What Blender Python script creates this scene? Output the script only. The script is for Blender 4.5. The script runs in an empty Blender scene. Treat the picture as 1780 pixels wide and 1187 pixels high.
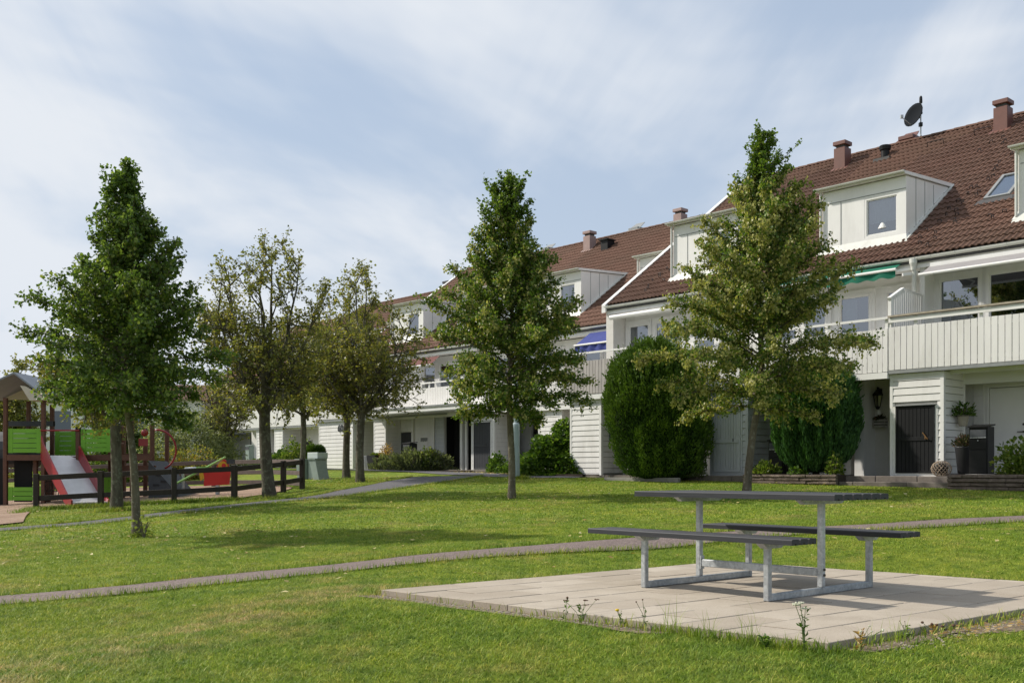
import bpy, math, random
import numpy as np
from mathutils import Vector, Matrix
R = math.radians
S = bpy.context.scene
COL = S.collection

# ------------------------------------------------------------------ camera
cam = bpy.data.cameras.new('camera'); camo = bpy.data.objects.new('camera', cam); COL.objects.link(camo)
camo.location = (0, 0, 1.0); camo.rotation_euler = (R(90), 0, 0)
cam.sensor_width = 36; cam.lens = 36.32; cam.shift_y = 0.1272; cam.clip_start = .05; cam.clip_end = 3000
S.camera = camo

# ------------------------------------------------------------------ sky and sun
SUN_AZ = (-.945, .327); SUN_EL = 40.0
w = bpy.data.worlds.new('World'); S.world = w; w.use_nodes = True
nt = w.node_tree; N = nt.nodes; L = nt.links; N.clear()
out = N.new('ShaderNodeOutputWorld'); bg = N.new('ShaderNodeBackground'); bg.inputs[1].default_value = .122
L.new(bg.outputs[0], out.inputs[0])
sky = N.new('ShaderNodeTexSky'); sky.sky_type = 'NISHITA'; sky.sun_disc = False
sky.sun_elevation = R(SUN_EL); sky.sun_rotation = math.atan2(SUN_AZ[0], SUN_AZ[1]) % (2 * math.pi)
sky.air_density = 1.2; sky.dust_density = 1.5; sky.ozone_density = 1.2
tc = N.new('ShaderNodeTexCoord'); sep = N.new('ShaderNodeSeparateXYZ'); L.new(tc.outputs['Generated'], sep.inputs[0])
def wm(op, a, b=None, c=None):
    n = N.new('ShaderNodeMath'); n.operation = op
    for i, x in enumerate((a, b, c)):
        if x is None: continue
        if isinstance(x, (int, float)): n.inputs[i].default_value = x
        else: L.new(x, n.inputs[i])
    return n.outputs[0]
zz = wm('ADD', wm('MAXIMUM', sep.outputs[2], 0.0), .22)
cmb = N.new('ShaderNodeCombineXYZ'); L.new(wm('DIVIDE', sep.outputs[0], zz), cmb.inputs[0]); L.new(wm('DIVIDE', sep.outputs[1], zz), cmb.inputs[1])
def wnoise(scale, off, det, rough, dist=0.0, sc=(1, 1, 1)):
    mp = N.new('ShaderNodeMapping'); mp.inputs['Location'].default_value = off; mp.inputs['Scale'].default_value = sc
    L.new(cmb.outputs[0], mp.inputs[0])
    n = N.new('ShaderNodeTexNoise'); n.inputs['Scale'].default_value = scale; n.inputs['Detail'].default_value = det
    n.inputs['Roughness'].default_value = rough; n.inputs['Distortion'].default_value = dist
    L.new(mp.outputs[0], n.inputs['Vector']); return n.outputs['Fac']
n1 = wnoise(.75, (3.1, 1.7, 0), 5, .55, .6, (1, .8, 1))
n2 = wnoise(1.6, (7.3, 2.2, 0), 6, .55, .5, (1, .55, 1))
# thin cloud thickens to the left of the view and towards the horizon, as in the photograph
cl = wm('ADD', wm('ADD', wm('MULTIPLY', n1, 1.5), wm('MULTIPLY', n2, 1.1)), -.55)
cl = wm('ADD', cl, wm('MULTIPLY', sep.outputs[0], -.38))
rp = N.new('ShaderNodeValToRGB'); rp.color_ramp.interpolation = 'EASE'
rp.color_ramp.elements[0].position = .60; rp.color_ramp.elements[0].color = (.0, .0, .0, 1)
rp.color_ramp.elements[1].position = 1.12; rp.color_ramp.elements[1].color = (1, 1, 1, 1)
L.new(cl, rp.inputs[0])
hz = wm('POWER', wm('SUBTRACT', 1.0, wm('MINIMUM', wm('MAXIMUM', sep.outputs[2], 0.0), 1.0)), 5.0)
veil = N.new('ShaderNodeMixRGB'); veil.inputs[0].default_value = .80          # thin high cloud over all of the sky
L.new(sky.outputs[0], veil.inputs[1]); veil.inputs[2].default_value = (3.15, 3.8, 4.8, 1)
mixc = N.new('ShaderNodeMixRGB'); L.new(rp.outputs[0], mixc.inputs[0]); L.new(veil.outputs[0], mixc.inputs[1]); mixc.inputs[2].default_value = (5.4, 5.65, 6.0, 1)
mixh = N.new('ShaderNodeMixRGB'); L.new(wm('MULTIPLY', hz, .55), mixh.inputs[0]); L.new(mixc.outputs[0], mixh.inputs[1]); mixh.inputs[2].default_value = (4.5, 5.0, 5.7, 1)
L.new(mixh.outputs[0], bg.inputs[0])

sun = bpy.data.lights.new('sun', 'SUN'); suno = bpy.data.objects.new('sun', sun); COL.objects.link(suno)
sun.energy = 4.2; sun.angle = R(1.4); sun.color = (1, .94, .84)
sd = Vector((SUN_AZ[0] * math.cos(R(SUN_EL)), SUN_AZ[1] * math.cos(R(SUN_EL)), math.sin(R(SUN_EL))))
suno.rotation_euler = sd.to_track_quat('Z', 'Y').to_euler(); suno.location = (-20, 10, 30)
S.view_settings.view_transform = 'Standard'; S.view_settings.look = 'None'; S.view_settings.exposure = .30; S.view_settings.gamma = 1
S.view_settings.use_curve_mapping = False
try:
    S.cycles.use_denoising = True; S.cycles.max_bounces = 6; S.cycles.transparent_max_bounces = 8; S.cycles.use_adaptive_sampling = False
except Exception: pass

# ------------------------------------------------------------------ place frame: t runs left along the terrace, s into the houses
Q = (8.93, 24.4); DT = (-.676, .737); WD = (.737, .676)
def TP(t, s, z=0.0): return Vector((Q[0] + t * DT[0] + s * WD[0], Q[1] + t * DT[1] + s * WD[1], z))
def ts(X, Y):
    a, b = X - Q[0], Y - Q[1]
    return a * DT[0] + b * DT[1], a * WD[0] + b * WD[1]
SL0 = np.array((-1.12, 8.76)); SU = np.array((.7363, -.6767)); SV = np.array((.777, .629)); SLU, SLV = 4.03, 4.5
_inv = np.linalg.inv(np.array([[SU[0], SV[0]], [SU[1], SV[1]]]))
def slab_ab(X, Y):
    dx, dy = X - SL0[0], Y - SL0[1]
    return _inv[0, 0] * dx + _inv[0, 1] * dy, _inv[1, 0] * dx + _inv[1, 1] * dy
def slab_dist(X, Y):
    a, b = slab_ab(X, Y)
    dx = np.maximum(np.maximum(-a, a - SLU), 0); dy = np.maximum(np.maximum(-b, b - SLV), 0)
    return np.hypot(dx, dy)
def terr(X, Y):
    X = np.asarray(X, float); Y = np.asarray(Y, float)
    t, s = ts(X, Y)
    zf = .68 + .017 * np.clip(t, -8, 45)
    k = (s + 16) / 15.2
    z = np.where(k > 1, zf, np.where(k > 0, zf * k, np.maximum(.05 * (s + 16), -.75)))
    wv = np.clip(1 - slab_dist(X, Y) / 1.9, 0, 1); wv = wv * wv * (3 - 2 * wv)
    z = z * (1 - wv) - .05 * wv
    near = np.clip((-s - 1.5) / 3, 0, 1) * (1 - wv)
    z = z + near * (.010 * np.sin(X * .6 + 1) * np.cos(Y * .5) + .004 * np.sin(X * 2.1 + Y * 1.3))
    # low grassy bank that carries the patio, its crest running down towards the camera on the left
    dl = (X + 1.3) * .894 - (Y - 9.3) * .447
    bk = np.clip((dl + .9) / 1.3, 0, 1); bk = bk * bk * (3 - 2 * bk) * np.clip((9.9 - Y) / 2, 0, 1) * np.clip((3.4 - dl) / 2.5, 0, 1)
    z = z + .085 * bk * np.clip(slab_dist(X, Y) / .9, 0, 1)
    return z
def tz(X, Y): return float(terr(X, Y))

# ------------------------------------------------------------------ mesh builder
class MB:
    def __init__(s): s.v = []; s.f = []; s.mi = []; s.cur = 0
    def add(s, vs, fs):
        o = len(s.v); s.v += [tuple(v) for v in vs]; s.f += [tuple(i + o for i in f) for f in fs]; s.mi += [s.cur] * len(fs); return s
    def box(s, x0, x1, y0, y1, z0, z1):
        return s.add([(x0, y0, z0), (x1, y0, z0), (x1, y1, z0), (x0, y1, z0), (x0, y0, z1), (x1, y0, z1), (x1, y1, z1), (x0, y1, z1)],
                     [(0, 3, 2, 1), (4, 5, 6, 7), (0, 1, 5, 4), (1, 2, 6, 5), (2, 3, 7, 6), (3, 0, 4, 7)])
    def hexa(s, p):   # 8 corners, bottom four anticlockwise then top four
        return s.add(p, [(0, 3, 2, 1), (4, 5, 6, 7), (0, 1, 5, 4), (1, 2, 6, 5), (2, 3, 7, 6), (3, 0, 4, 7)])
    def bar(s, a, b, wd, ht, up=(0, 0, 1)):  # rectangular bar between two points
        a = Vector(a); b = Vector(b); d = (b - a).normalized(); u = Vector(up)
        if abs(d.dot(u)) > .98: u = Vector((0, 1, 0))
        r = d.cross(u).normalized() * wd / 2; n = r.cross(d).normalized() * ht / 2
        return s.hexa([a - r - n, b - r - n, b + r - n, a + r - n, a - r + n, b - r + n, b + r + n, a + r + n])
    def quad(s, a, b, c, d): return s.add([a, b, c, d], [(0, 1, 2, 3)])
    def poly(s, pts): return s.add(pts, [tuple(range(len(pts)))])
    def prism(s, pts, d):   # extrude polygon by vector
        n = len(pts); d = Vector(d); a = [Vector(p) for p in pts]; b = [p + d for p in a]
        return s.add(a + b, [tuple(range(n))[::-1], tuple(range(n, 2 * n))] + [(i, (i + 1) % n, n + (i + 1) % n, n + i) for i in range(n)])
    def tube(s, pts, rad, n=8, cap=True):
        pts = [Vector(p) for p in pts]
        if not hasattr(rad, '__len__'): rad = [rad] * len(pts)
        vs = []; prev = None
        for i, p in enumerate(pts):
            d = (pts[min(i + 1, len(pts) - 1)] - pts[max(i - 1, 0)]).normalized()
            if prev is None:
                u = Vector((0, 0, 1)) if abs(d.z) < .9 else Vector((1, 0, 0))
                x = d.cross(u).normalized()
            else:
                x = (prev - d * prev.dot(d)).normalized()
            prev = x; y = d.cross(x)
            for k in range(n):
                a = 2 * math.pi * k / n; vs.append(p + (x * math.cos(a) + y * math.sin(a)) * rad[i])
        fs = [(i * n + k, i * n + (k + 1) % n, (i + 1) * n + (k + 1) % n, (i + 1) * n + k) for i in range(len(pts) - 1) for k in range(n)]
        if cap: fs += [tuple(range(n))[::-1], tuple(range((len(pts) - 1) * n, len(pts) * n))]
        return s.add(vs, fs)
    def lathe(s, prof, c=(0, 0), n=16):
        vs = [(c[0] + r * math.cos(2 * math.pi * k / n), c[1] + r * math.sin(2 * math.pi * k / n), z) for r, z in prof for k in range(n)]
        fs = [(i * n + k, i * n + (k + 1) % n, (i + 1) * n + (k + 1) % n, (i + 1) * n + k) for i in range(len(prof) - 1) for k in range(n)]
        fs += [tuple(range(n))[::-1], tuple(range((len(prof) - 1) * n, len(prof) * n))]
        return s.add(vs, fs)
    def blob(s, c, r, n=10, m=7, rnd=None, amp=.0):
        vs = []; 
        for j in range(m + 1):
            ph = math.pi * j / m
            for k in range(n):
                a = 2 * math.pi * k / n; q = 1 + (rnd.uniform(-amp, amp) if rnd else 0)
                vs.append((c[0] + r[0] * q * math.sin(ph) * math.cos(a), c[1] + r[1] * q * math.sin(ph) * math.sin(a), c[2] - r[2] * q * math.cos(ph)))
        return s.add(vs, [(j * n + k, j * n + (k + 1) % n, (j + 1) * n + (k + 1) % n, (j + 1) * n + k) for j in range(m) for k in range(n)])
    def mesh(s, name, mats, smooth=False):
        me = bpy.data.meshes.new(name); me.from_pydata(s.v, [], s.f)
        for m in (mats if isinstance(mats, (list, tuple)) else [mats]): me.materials.append(m)
        if max(s.mi, default=0) > 0: me.polygons.foreach_set('material_index', s.mi)
        if smooth: me.polygons.foreach_set('use_smooth', [True] * len(s.f))
        me.update(); return me
    def build(s, name, mats, parent=None, smooth=False, bevel=0, **kw):
        o = bpy.data.objects.new(name, s.mesh(name, mats, smooth)); return link(o, parent, bevel, **kw)
def link(o, parent=None, bevel=0, loc=None, rz=None):
    COL.objects.link(o)
    if parent is not None: o.parent = parent
    if loc is not None: o.location = loc
    if rz is not None: o.rotation_euler = (0, 0, rz)
    if bevel:
        m = o.modifiers.new('bevel', 'BEVEL'); m.width = bevel; m.segments = 1; m.limit_method = 'ANGLE'
    return o
def tag(o, label=None, cat=None, group=None, kind=None):
    for k, v in (('label', label), ('category', cat), ('group', group), ('kind', kind)):
        if v: o[k] = v
    return o
def empty(name, loc, rz=0, label=None, cat=None, group=None):
    o = bpy.data.objects.new(name, None); COL.objects.link(o); o.location = loc; o.rotation_euler = (0, 0, rz); o.empty_display_size = .2
    return tag(o, label, cat, group)
def inst(src, parent, loc=None, rot=None, scale=None, name=None):
    c = src.copy(); COL.objects.link(c); c.parent = parent
    if name: c.name = name
    if loc is not None: c.location = loc
    if rot is not None: c.rotation_euler = rot
    if scale is not None: c.scale = scale
    return c
def np_mesh(name, V, F, mat, tone=None, parent=None, smooth=False):
    """V (n,3) float, F (m,k) int"""
    me = bpy.data.meshes.new(name); k = F.shape[1]
    me.vertices.add(len(V)); me.vertices.foreach_set('co', np.ascontiguousarray(V, np.float32).ravel())
    me.loops.add(F.size); me.loops.foreach_set('vertex_index', F.astype(np.int32).ravel())
    me.polygons.add(len(F)); me.polygons.foreach_set('loop_start', np.arange(0, F.size, k, dtype=np.int32))
    if smooth: me.polygons.foreach_set('use_smooth', np.ones(len(F), bool))
    if tone is not None:
        a = me.attributes.new('tone', 'FLOAT', 'FACE'); a.data.foreach_set('value', tone.astype(np.float32))
    me.materials.append(mat); me.update(calc_edges=True)
    o = bpy.data.objects.new(name, me); COL.objects.link(o)
    if parent is not None: o.parent = parent
    return o

# ------------------------------------------------------------------ materials
def lin(r, g, b): return tuple(((c / 255) / 12.92 if c / 255 <= .04045 else ((c / 255 + .055) / 1.055) ** 2.4) for c in (r, g, b))
class NM:
    def __init__(s, name):
        s.m = bpy.data.materials.new(name); s.m.use_nodes = True; s.t = s.m.node_tree; s.t.nodes.clear()
        s.o = s.n('OutputMaterial'); s.b = s.n('BsdfPrincipled'); s.l(s.b.outputs[0], s.o.inputs[0])
        s.pos = s.n('NewGeometry').outputs['Position']; s._obj = None
    def n(s, t): return s.t.nodes.new('ShaderNode' + t)
    def l(s, a, b): s.t.links.new(a, b)
    @property
    def obj(s):
        if s._obj is None: s._obj = s.n('TexCoord').outputs['Object']
        return s._obj
    def noise(s, scale, det=4, rough=.55, vec=None, sc=None, dist=0):
        n = s.n('TexNoise'); n.inputs['Scale'].default_value = scale; n.inputs['Detail'].default_value = det; n.inputs['Roughness'].default_value = rough; n.inputs['Distortion'].default_value = dist
        v = vec if vec is not None else s.pos
        if sc:
            mp = s.n('Mapping'); mp.inputs['Scale'].default_value = sc; s.l(v, mp.inputs[0]); v = mp.outputs[0]
        s.l(v, n.inputs['Vector']); return n.outputs['Fac']
    def ramp(s, fac, stops, interp='LINEAR'):
        r = s.n('ValToRGB'); cr = r.color_ramp; cr.interpolation = interp
        while len(cr.elements) < len(stops): cr.elements.new(.5)
        for e, (p, c) in zip(cr.elements, stops): e.position = p; e.color = (*c, 1)
        s.l(fac, r.inputs[0]); return r.outputs[0]
    def mix(s, f, a, b, mode='MIX'):
        n = s.n('MixRGB'); n.blend_type = mode
        for i, x in enumerate((f, a, b)):
            if isinstance(x, (int, float)): n.inputs[i].default_value = x if i == 0 else (x, x, x, 1)
            elif isinstance(x, tuple): n.inputs[i].default_value = (*x, 1)
            else: s.l(x, n.inputs[i])
        return n.outputs[0]
    def math(s, op, a, b=0.0):
        n = s.n('Math'); n.operation = op
        for i, x in enumerate((a, b)):
            if isinstance(x, (int, float)): n.inputs[i].default_value = x
            else: s.l(x, n.inputs[i])
        return n.outputs[0]
    def rnd(s): return s.n('ObjectInfo').outputs['Random']
    def attr(s, name='tone'):
        a = s.n('Attribute'); a.attribute_name = name; return a.outputs['Fac']
    def fin(s, col, rough=.6, metal=0, spec=.5, bump=None, bs=.3, bd=.02):
        if isinstance(col, tuple): s.b.inputs['Base Color'].default_value = (*col, 1)
        else: s.l(col, s.b.inputs['Base Color'])
        if isinstance(rough, (int, float)): s.b.inputs['Roughness'].default_value = rough
        else: s.l(rough, s.b.inputs['Roughness'])
        s.b.inputs['Metallic'].default_value = metal; s.b.inputs['Specular IOR Level'].default_value = spec
        if bump is not None:
            n = s.n('Bump'); n.inputs['Strength'].default_value = bs; n.inputs['Distance'].default_value = bd
            s.l(bump, n.inputs['Height']); s.l(n.outputs[0], s.b.inputs['Normal'])
        return s.m
def plain(name, c, rough=.6, var=.12, scale=6, metal=0, spec=.4, bs=.15, perobj=0, streak=False, dirt=None):
    m = NM(name)
    n = m.noise(scale, 5, .6, sc=(1, 1, .25) if streak else None)
    col = m.ramp(n, [(.3, tuple(x * (1 - var) for x in c)), (.7, tuple(min(1, x * (1 + var * .6)) for x in c))])
    if dirt:
        d = m.ramp(m.noise(scale * .6, 7, .75, sc=(1, 1, .22)), [(.50, (0, 0, 0)), (.74, (1, 1, 1))])
        col = m.mix(m.math('MULTIPLY', d, .55), col, dirt)
    if perobj:
        f = m.math('ADD', m.math('MULTIPLY', m.rnd(), perobj), 1 - perobj / 2)
        col = m.mix(1.0, col, m.ramp(f, [(0, (0, 0, 0)), (1, (1, 1, 1))]), 'MULTIPLY') if False else m.mix(m.math('MULTIPLY', m.rnd(), perobj), col, tuple(x * .45 for x in c))
    return m.fin(col, rough, metal, spec, m.noise(scale * 8, 4), bs, .01)
M = {}
M['white'] = plain('white_painted_wood', (.73, .715, .695), .55, .05, 3, spec=.35, bs=.12, perobj=.09, streak=True, dirt=(.50, .48, .44))
M['white2'] = plain('white_smooth_paint', (.74, .73, .71), .5, .04, 2, spec=.35, bs=.05, dirt=(.56, .55, .52))
M['render'] = plain('pale_render', (.62, .60, .56), .85, .06, 5, bs=.5)
M['greyw'] = plain('grey_painted_wood', (.50, .52, .54), .6, .07, 4, bs=.12, perobj=.1, streak=True)
M['weather'] = plain('weathered_wood', (.42, .39, .37), .8, .2, 7, bs=.3, perobj=.25, streak=True)
M['railwood'] = plain('weathered_rail_wood', (.36, .31, .24), .8, .25, 9, bs=.3)
M['brownw'] = plain('brown_stained_wood', (.17, .12, .105), .75, .2, 6, bs=.25, perobj=.25, streak=True)
M['darkw'] = plain('black_brown_fence_wood', (.030, .021, .017), .62, .25, 8, spec=.35, bs=.25, perobj=.15, dirt=(.06, .05, .035))
M['fadedw'] = plain('faded_fence_wood', (.12, .092, .078), .8, .3, 7, bs=.3, perobj=.2)
M['black'] = plain('black_paint', (.008, .008, .009), .45, .1, 6, spec=.25, bs=.1)
M['black_door'] = plain('black_painted_boards', (.009, .0095, .011), .55, .2, 5, spec=.25, bs=.1)
M['anthra'] = plain('anthracite_door', (.04, .042, .048), .5, .1, 5, bs=.1)
M['dark'] = plain('dark_interior', (.012, .012, .012), .9, .1, 3, bs=0)  # near-black for dark parts, and for shade painted behind openings
M['inner'] = plain('room_interior', (.07, .065, .06), .9, .2, 1, bs=0)
M['curtain'] = plain('pale_curtain', (.62, .66, .70), .9, .1, 9, bs=.3)
M['concrete'] = plain('grey_concrete', (.27, .255, .235), .9, .18, 4, bs=.5, perobj=.15, dirt=(.12, .11, .09))
M['copper'] = plain('brown_painted_metal', (.14, .054, .040), .5, .14, 5, spec=.5, bs=.08, dirt=(.12, .06, .05))
M['pinkmetal'] = plain('pale_brown_metal', (.30, .205, .185), .5, .12, 5, bs=.08)
M['greymetal'] = plain('grey_metal', (.23, .24, .24), .5, .15, 5, spec=.5, bs=.08)
M['galv'] = None
M['gutter'] = plain('white_gutter_enamel', (.60, .60, .56), .38, .06, 3, spec=.5, bs=.03, dirt=(.38, .37, .33))
M['awn_green'] = plain('green_awning_cloth', (.004, .125, .075), .85, .12, 8, bs=.2)
M['awn_grey'] = plain('grey_awning_cloth', (.27, .255, .255), .85, .08, 6, bs=.2)
M['awn_blue'] = plain('blue_awning_cloth', (.035, .05, .21), .85, .12, 8, bs=.2)
M['awn_red'] = plain('red_awning_cloth', (.13, .045, .04), .85, .12, 8, bs=.2)
M['green'] = plain('green_play_panel', (.16, .40, .025), .5, .1, 4, spec=.4, bs=.06, perobj=.08)
M['playwood'] = plain('reddish_play_timber', (.115, .048, .028), .6, .25, 8, bs=.2, perobj=.12)
M['red'] = plain('red_plastic', (.27, .010, .016), .35, .12, 3, spec=.5, bs=.03)
M['redbright'] = plain('bright_red_panel', (.55, .025, .02), .42, .1, 3, bs=.03)
M['yellow'] = plain('yellow_panel', (.62, .35, .02), .5, .1, 3, bs=.03)
M['ltgreen'] = plain('light_green_metal', (.28, .52, .14), .45, .1, 3, bs=.03)
M['playroof'] = plain('grey_play_roof', (.22, .24, .27), .55, .1, 3, bs=.05)
M['cream'] = plain('cream_play_panel', (.55, .50, .42), .6, .08, 3, bs=.05)
M['slate'] = plain('dark_grey_rubber', (.055, .06, .068), .6, .15, 5, bs=.2)
M['pot'] = plain('black_pot', (.018, .018, .021), .55, .2, 6, bs=.1)
M['zincpot'] = plain('zinc_box', (.30, .31, .32), .5, .15, 6, metal=.3, bs=.1)
M['terracotta'] = plain('pale_clay_pot', (.36, .32, .25), .8, .15, 9, bs=.3)
M['bluegrey'] = plain('blue_grey_door', (.05, .06, .075), .5, .1, 5, bs=.1)
M['wicker'] = plain('pale_wicker', (.34, .26, .19), .8, .25, 20, bs=.4)
M['soil'] = plain('dark_soil', (.045, .032, .022), .95, .4, 14, bs=1)
M['cabinet'] = plain('green_grey_cabinet', (.25, .30, .28), .5, .12, 5, spec=.4, bs=.06, dirt=(.12, .15, .12))
M['cabinet_lt'] = plain('pale_grey_green_cabinet', (.48, .54, .52), .5, .08, 4, spec=.4, bs=.06)
M['lamp_post'] = plain('blue_grey_lamp_post', (.34, .41, .43), .45, .08, 4, bs=.05)
M['handle'] = plain('bronze_handle', (.30, .17, .08), .4, .1, 5, metal=.6)
M['bolt'] = plain('dark_bolt', (.04, .035, .03), .5, .2, 20)
M['stem'] = plain('green_stem', (.09, .13, .035), .7, .2, 20, bs=.1)
M['flowerw'] = plain('white_flower', (.55, .55, .42), .8, .1, 30, bs=.1)
M['flowery'] = plain('yellow_flower', (.75, .50, .02), .8, .1, 30, bs=.1)
M['flowerr'] = plain('red_flower', (.50, .01, .03), .7, .2, 30, bs=.1)
M['seedhead'] = plain('brown_seedhead', (.11, .06, .035), .9, .3, 30, bs=.1)
M['kerbc'] = plain('brownish_concrete', (.17, .145, .125), .9, .25, 5, bs=.6, perobj=.2, dirt=(.07, .06, .05))
M['jointgap'] = plain('grey_shade_behind_joints', (.34, .33, .31), .8, .1, 4, bs=0)  # grey backing puts the shadow lines between boards into the colour
M['lead'] = plain('dark_roof_flashing', (.065, .062, .062), .6, .3, 9, bs=.3)

m = NM('galvanised_steel')
v = m.n('TexVoronoi'); v.inputs['Scale'].default_value = 45; m.l(m.pos, v.inputs['Vector'])
g1 = m.ramp(v.outputs['Color'], [(.2, (.46, .48, .49)), (.8, (.60, .62, .63))])
g2 = m.ramp(m.noise(3.5, 7, .7, sc=(1, 1, .4)), [(.35, (.62, .62, .62)), (.65, (1, 1, 1))])
M['galv'] = m.fin(m.mix(1, g1, g2, 'MULTIPLY'), m.ramp(m.noise(30, 3), [(.3, (.42,) * 3), (.7, (.6,) * 3)]), .55, .5, m.noise(60, 3), .1, .003)

m = NM('charcoal_plank')
gr = m.noise(6, 8, .75, vec=m.obj, sc=(.6, 14, 14))
c = m.ramp(gr, [(.3, (.020, .021, .025)), (.55, (.032, .033, .038)), (.75, (.060, .062, .068))])
sc = m.ramp(m.noise(2.2, 8, .8, vec=m.obj, sc=(.5, 30, 30)), [(.66, (0, 0, 0)), (.72, (1, 1, 1))])
c = m.mix(m.math('MULTIPLY', sc, .35), c, (.22, .22, .225))
M['plank'] = m.fin(c, m.ramp(gr, [(.3, (.45,) * 3), (.7, (.65,) * 3)]), 0, .35, gr, .25, .003)

m = NM('brown_roof_tile')
r = m.rnd(); n = m.noise(14, 6, .7)
c = m.ramp(n, [(.25, (.060, .032, .024)), (.5, (.150, .084, .062)), (.8, (.21, .126, .095))])
c = m.mix(m.math('MULTIPLY', r, .4), c, (.07, .036, .026))
n2 = m.ramp(m.noise(.55, 6, .7), [(.42, (0, 0, 0)), (.7, (1, 1, 1))])
c = m.mix(m.math('MULTIPLY', n2, .45), c, (.085, .062, .045))
M['tile'] = m.fin(c, .9, 0, .15, m.noise(70, 3), .3, .004)
m = NM('rough_stone_block')
c = m.ramp(m.noise(9, 7, .7), [(.25, (.07, .055, .045)), (.55, (.16, .125, .10)), (.8, (.25, .205, .17))])
c = m.mix(m.math('MULTIPLY', m.rnd(), .5), c, (.09, .068, .055))
M['stone'] = m.fin(c, .9, 0, .3, m.noise(26, 6, .7), 1.0, .03)

m = NM('paving_concrete')
c = m.ramp(m.noise(2.3, 6, .65), [(.3, (.35, .300, .240)), (.55, (.425, .370, .300)), (.75, (.47, .415, .345))])
c = m.mix(m.math('MULTIPLY', m.rnd(), .6), c, (.29, .24, .185))
sp = m.ramp(m.noise(85, 2, .5), [(.32, (.72, .7, .68)), (.5, (1, 1, 1))])
c = m.mix(.6, c, m.mix(1, c, sp, 'MULTIPLY'))
st = m.ramp(m.noise(1.3, 8, .75), [(.55, (0, 0, 0)), (.72, (1, 1, 1))])
c = m.mix(m.math('MULTIPLY', st, .42), c, (.22, .19, .15))
M['paving'] = m.fin(c, .88, 0, .3, m.noise(60, 5, .7), .5, .004)

def asphalt(name, a, b):
    m = NM(name)
    v = m.n('TexVoronoi'); v.inputs['Scale'].default_value = 85; m.l(m.pos, v.inputs['Vector'])
    c = m.ramp(v.outputs['Color'], [(.1, a), (.6, b), (.95, tuple(x * 1.55 for x in b))])
    c2 = m.ramp(m.noise(1.2, 6, .7), [(.3, (.78,) * 3), (.7, (1.0,) * 3)])
    return m.fin(m.mix(1, c, c2, 'MULTIPLY'), .9, 0, .25, v.outputs['Distance'], .6, .006)
M['asphalt'] = asphalt('reddish_grey_asphalt', (.120, .090, .080), (.205, .160, .145))
M['asphalt2'] = asphalt('grey_asphalt', (.080, .078, .082), (.138, .132, .138))

m = NM('pinkish_sand')
c = m.ramp(m.noise(1.5, 8, .75), [(.3, (.25, .165, .115)), (.6, (.38, .27, .20)), (.8, (.46, .34, .26))])
M['sand'] = m.fin(c, .95, 0, .2, m.noise(9, 8, .75), 1.0, .06)
m = NM('bare_earth')
c = m.ramp(m.noise(9, 8, .75), [(.3, (.15, .11, .07)), (.55, (.27, .21, .145)), (.8, (.42, .35, .27))])
M['earth'] = m.fin(c, .95, 0, .2, m.noise(35, 6, .75), 1.0, .03)

def lawncol(m):
    big = m.noise(.32, 4, .6); mid = m.noise(1.5, 5, .65); fine = m.noise(11, 4, .7)
    c = m.ramp(big, [(.30, (.140, .235, .028)), (.50, (.235, .315, .034)), (.72, (.345, .375, .045))])
    c2 = m.ramp(mid, [(.28, (.098, .185, .026)), (.5, (.200, .290, .038)), (.74, (.36, .355, .095))])
    c = m.mix(.5, c, c2)
    dry = m.ramp(m.noise(.8, 7, .72), [(.53, (0, 0, 0)), (.68, (1, 1, 1))])
    c = m.mix(m.math('MULTIPLY', dry, .55), c, (.40, .31, .13))
    sx = m.n('SeparateXYZ'); m.l(m.pos, sx.inputs[0])
    dl = m.math('SUBTRACT', m.math('MULTIPLY', m.math('ADD', sx.outputs[0], 1.3), .894), m.math('MULTIPLY', m.math('SUBTRACT', sx.outputs[1], 9.3), .447))
    bd = m.math('POWER', 2.718, m.math('MULTIPLY', m.math('POWER', m.math('ABSOLUTE', m.math('DIVIDE', dl, .55)), 2.0), -1.0))
    lim = m.math('MULTIPLY', m.ramp(m.math('MULTIPLY', sx.outputs[1], .1), [(.93, (1, 1, 1)), (.99, (0, 0, 0))]), m.ramp(m.noise(3, 6, .7), [(.40, (0, 0, 0)), (.62, (1, 1, 1))]))
    c = m.mix(m.math('MULTIPLY', m.math('MULTIPLY', bd, lim), .9), c, (.46, .36, .19))
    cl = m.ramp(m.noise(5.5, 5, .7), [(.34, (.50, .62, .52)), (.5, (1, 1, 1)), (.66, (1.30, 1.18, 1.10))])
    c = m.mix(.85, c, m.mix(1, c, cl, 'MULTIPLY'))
    return m.mix(m.math('MULTIPLY', fine, .35), c, m.mix(1, c, (.72, .78, .6), 'MULTIPLY'))
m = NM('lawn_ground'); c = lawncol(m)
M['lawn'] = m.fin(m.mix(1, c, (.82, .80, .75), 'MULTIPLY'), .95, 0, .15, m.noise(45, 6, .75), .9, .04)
m = NM('grass_blades'); c = lawncol(m); tn = m.attr()
c = m.mix(1, c, m.ramp(tn, [(0, (.50, .60, .42)), (.45, (1.05, 1.08, .9)), (.85, (1.4, 1.32, 1.1)), (.90, (1.9, 1.45, 1.9)), (1, (2.1, 1.55, 2.3))]), 'MULTIPLY')
m.l(c, m.b.inputs['Base Color']); m.b.inputs['Roughness'].default_value = .55; m.b.inputs['Specular IOR Level'].default_value = .25
tr = m.n('BsdfTranslucent'); m.l(c, tr.inputs[0]); mx = m.n('MixShader'); mx.inputs[0].default_value = .35
m.l(m.b.outputs[0], mx.inputs[1]); m.l(tr.outputs[0], mx.inputs[2]); m.l(mx.outputs[0], m.o.inputs[0]); M['grass'] = m.m

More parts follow.
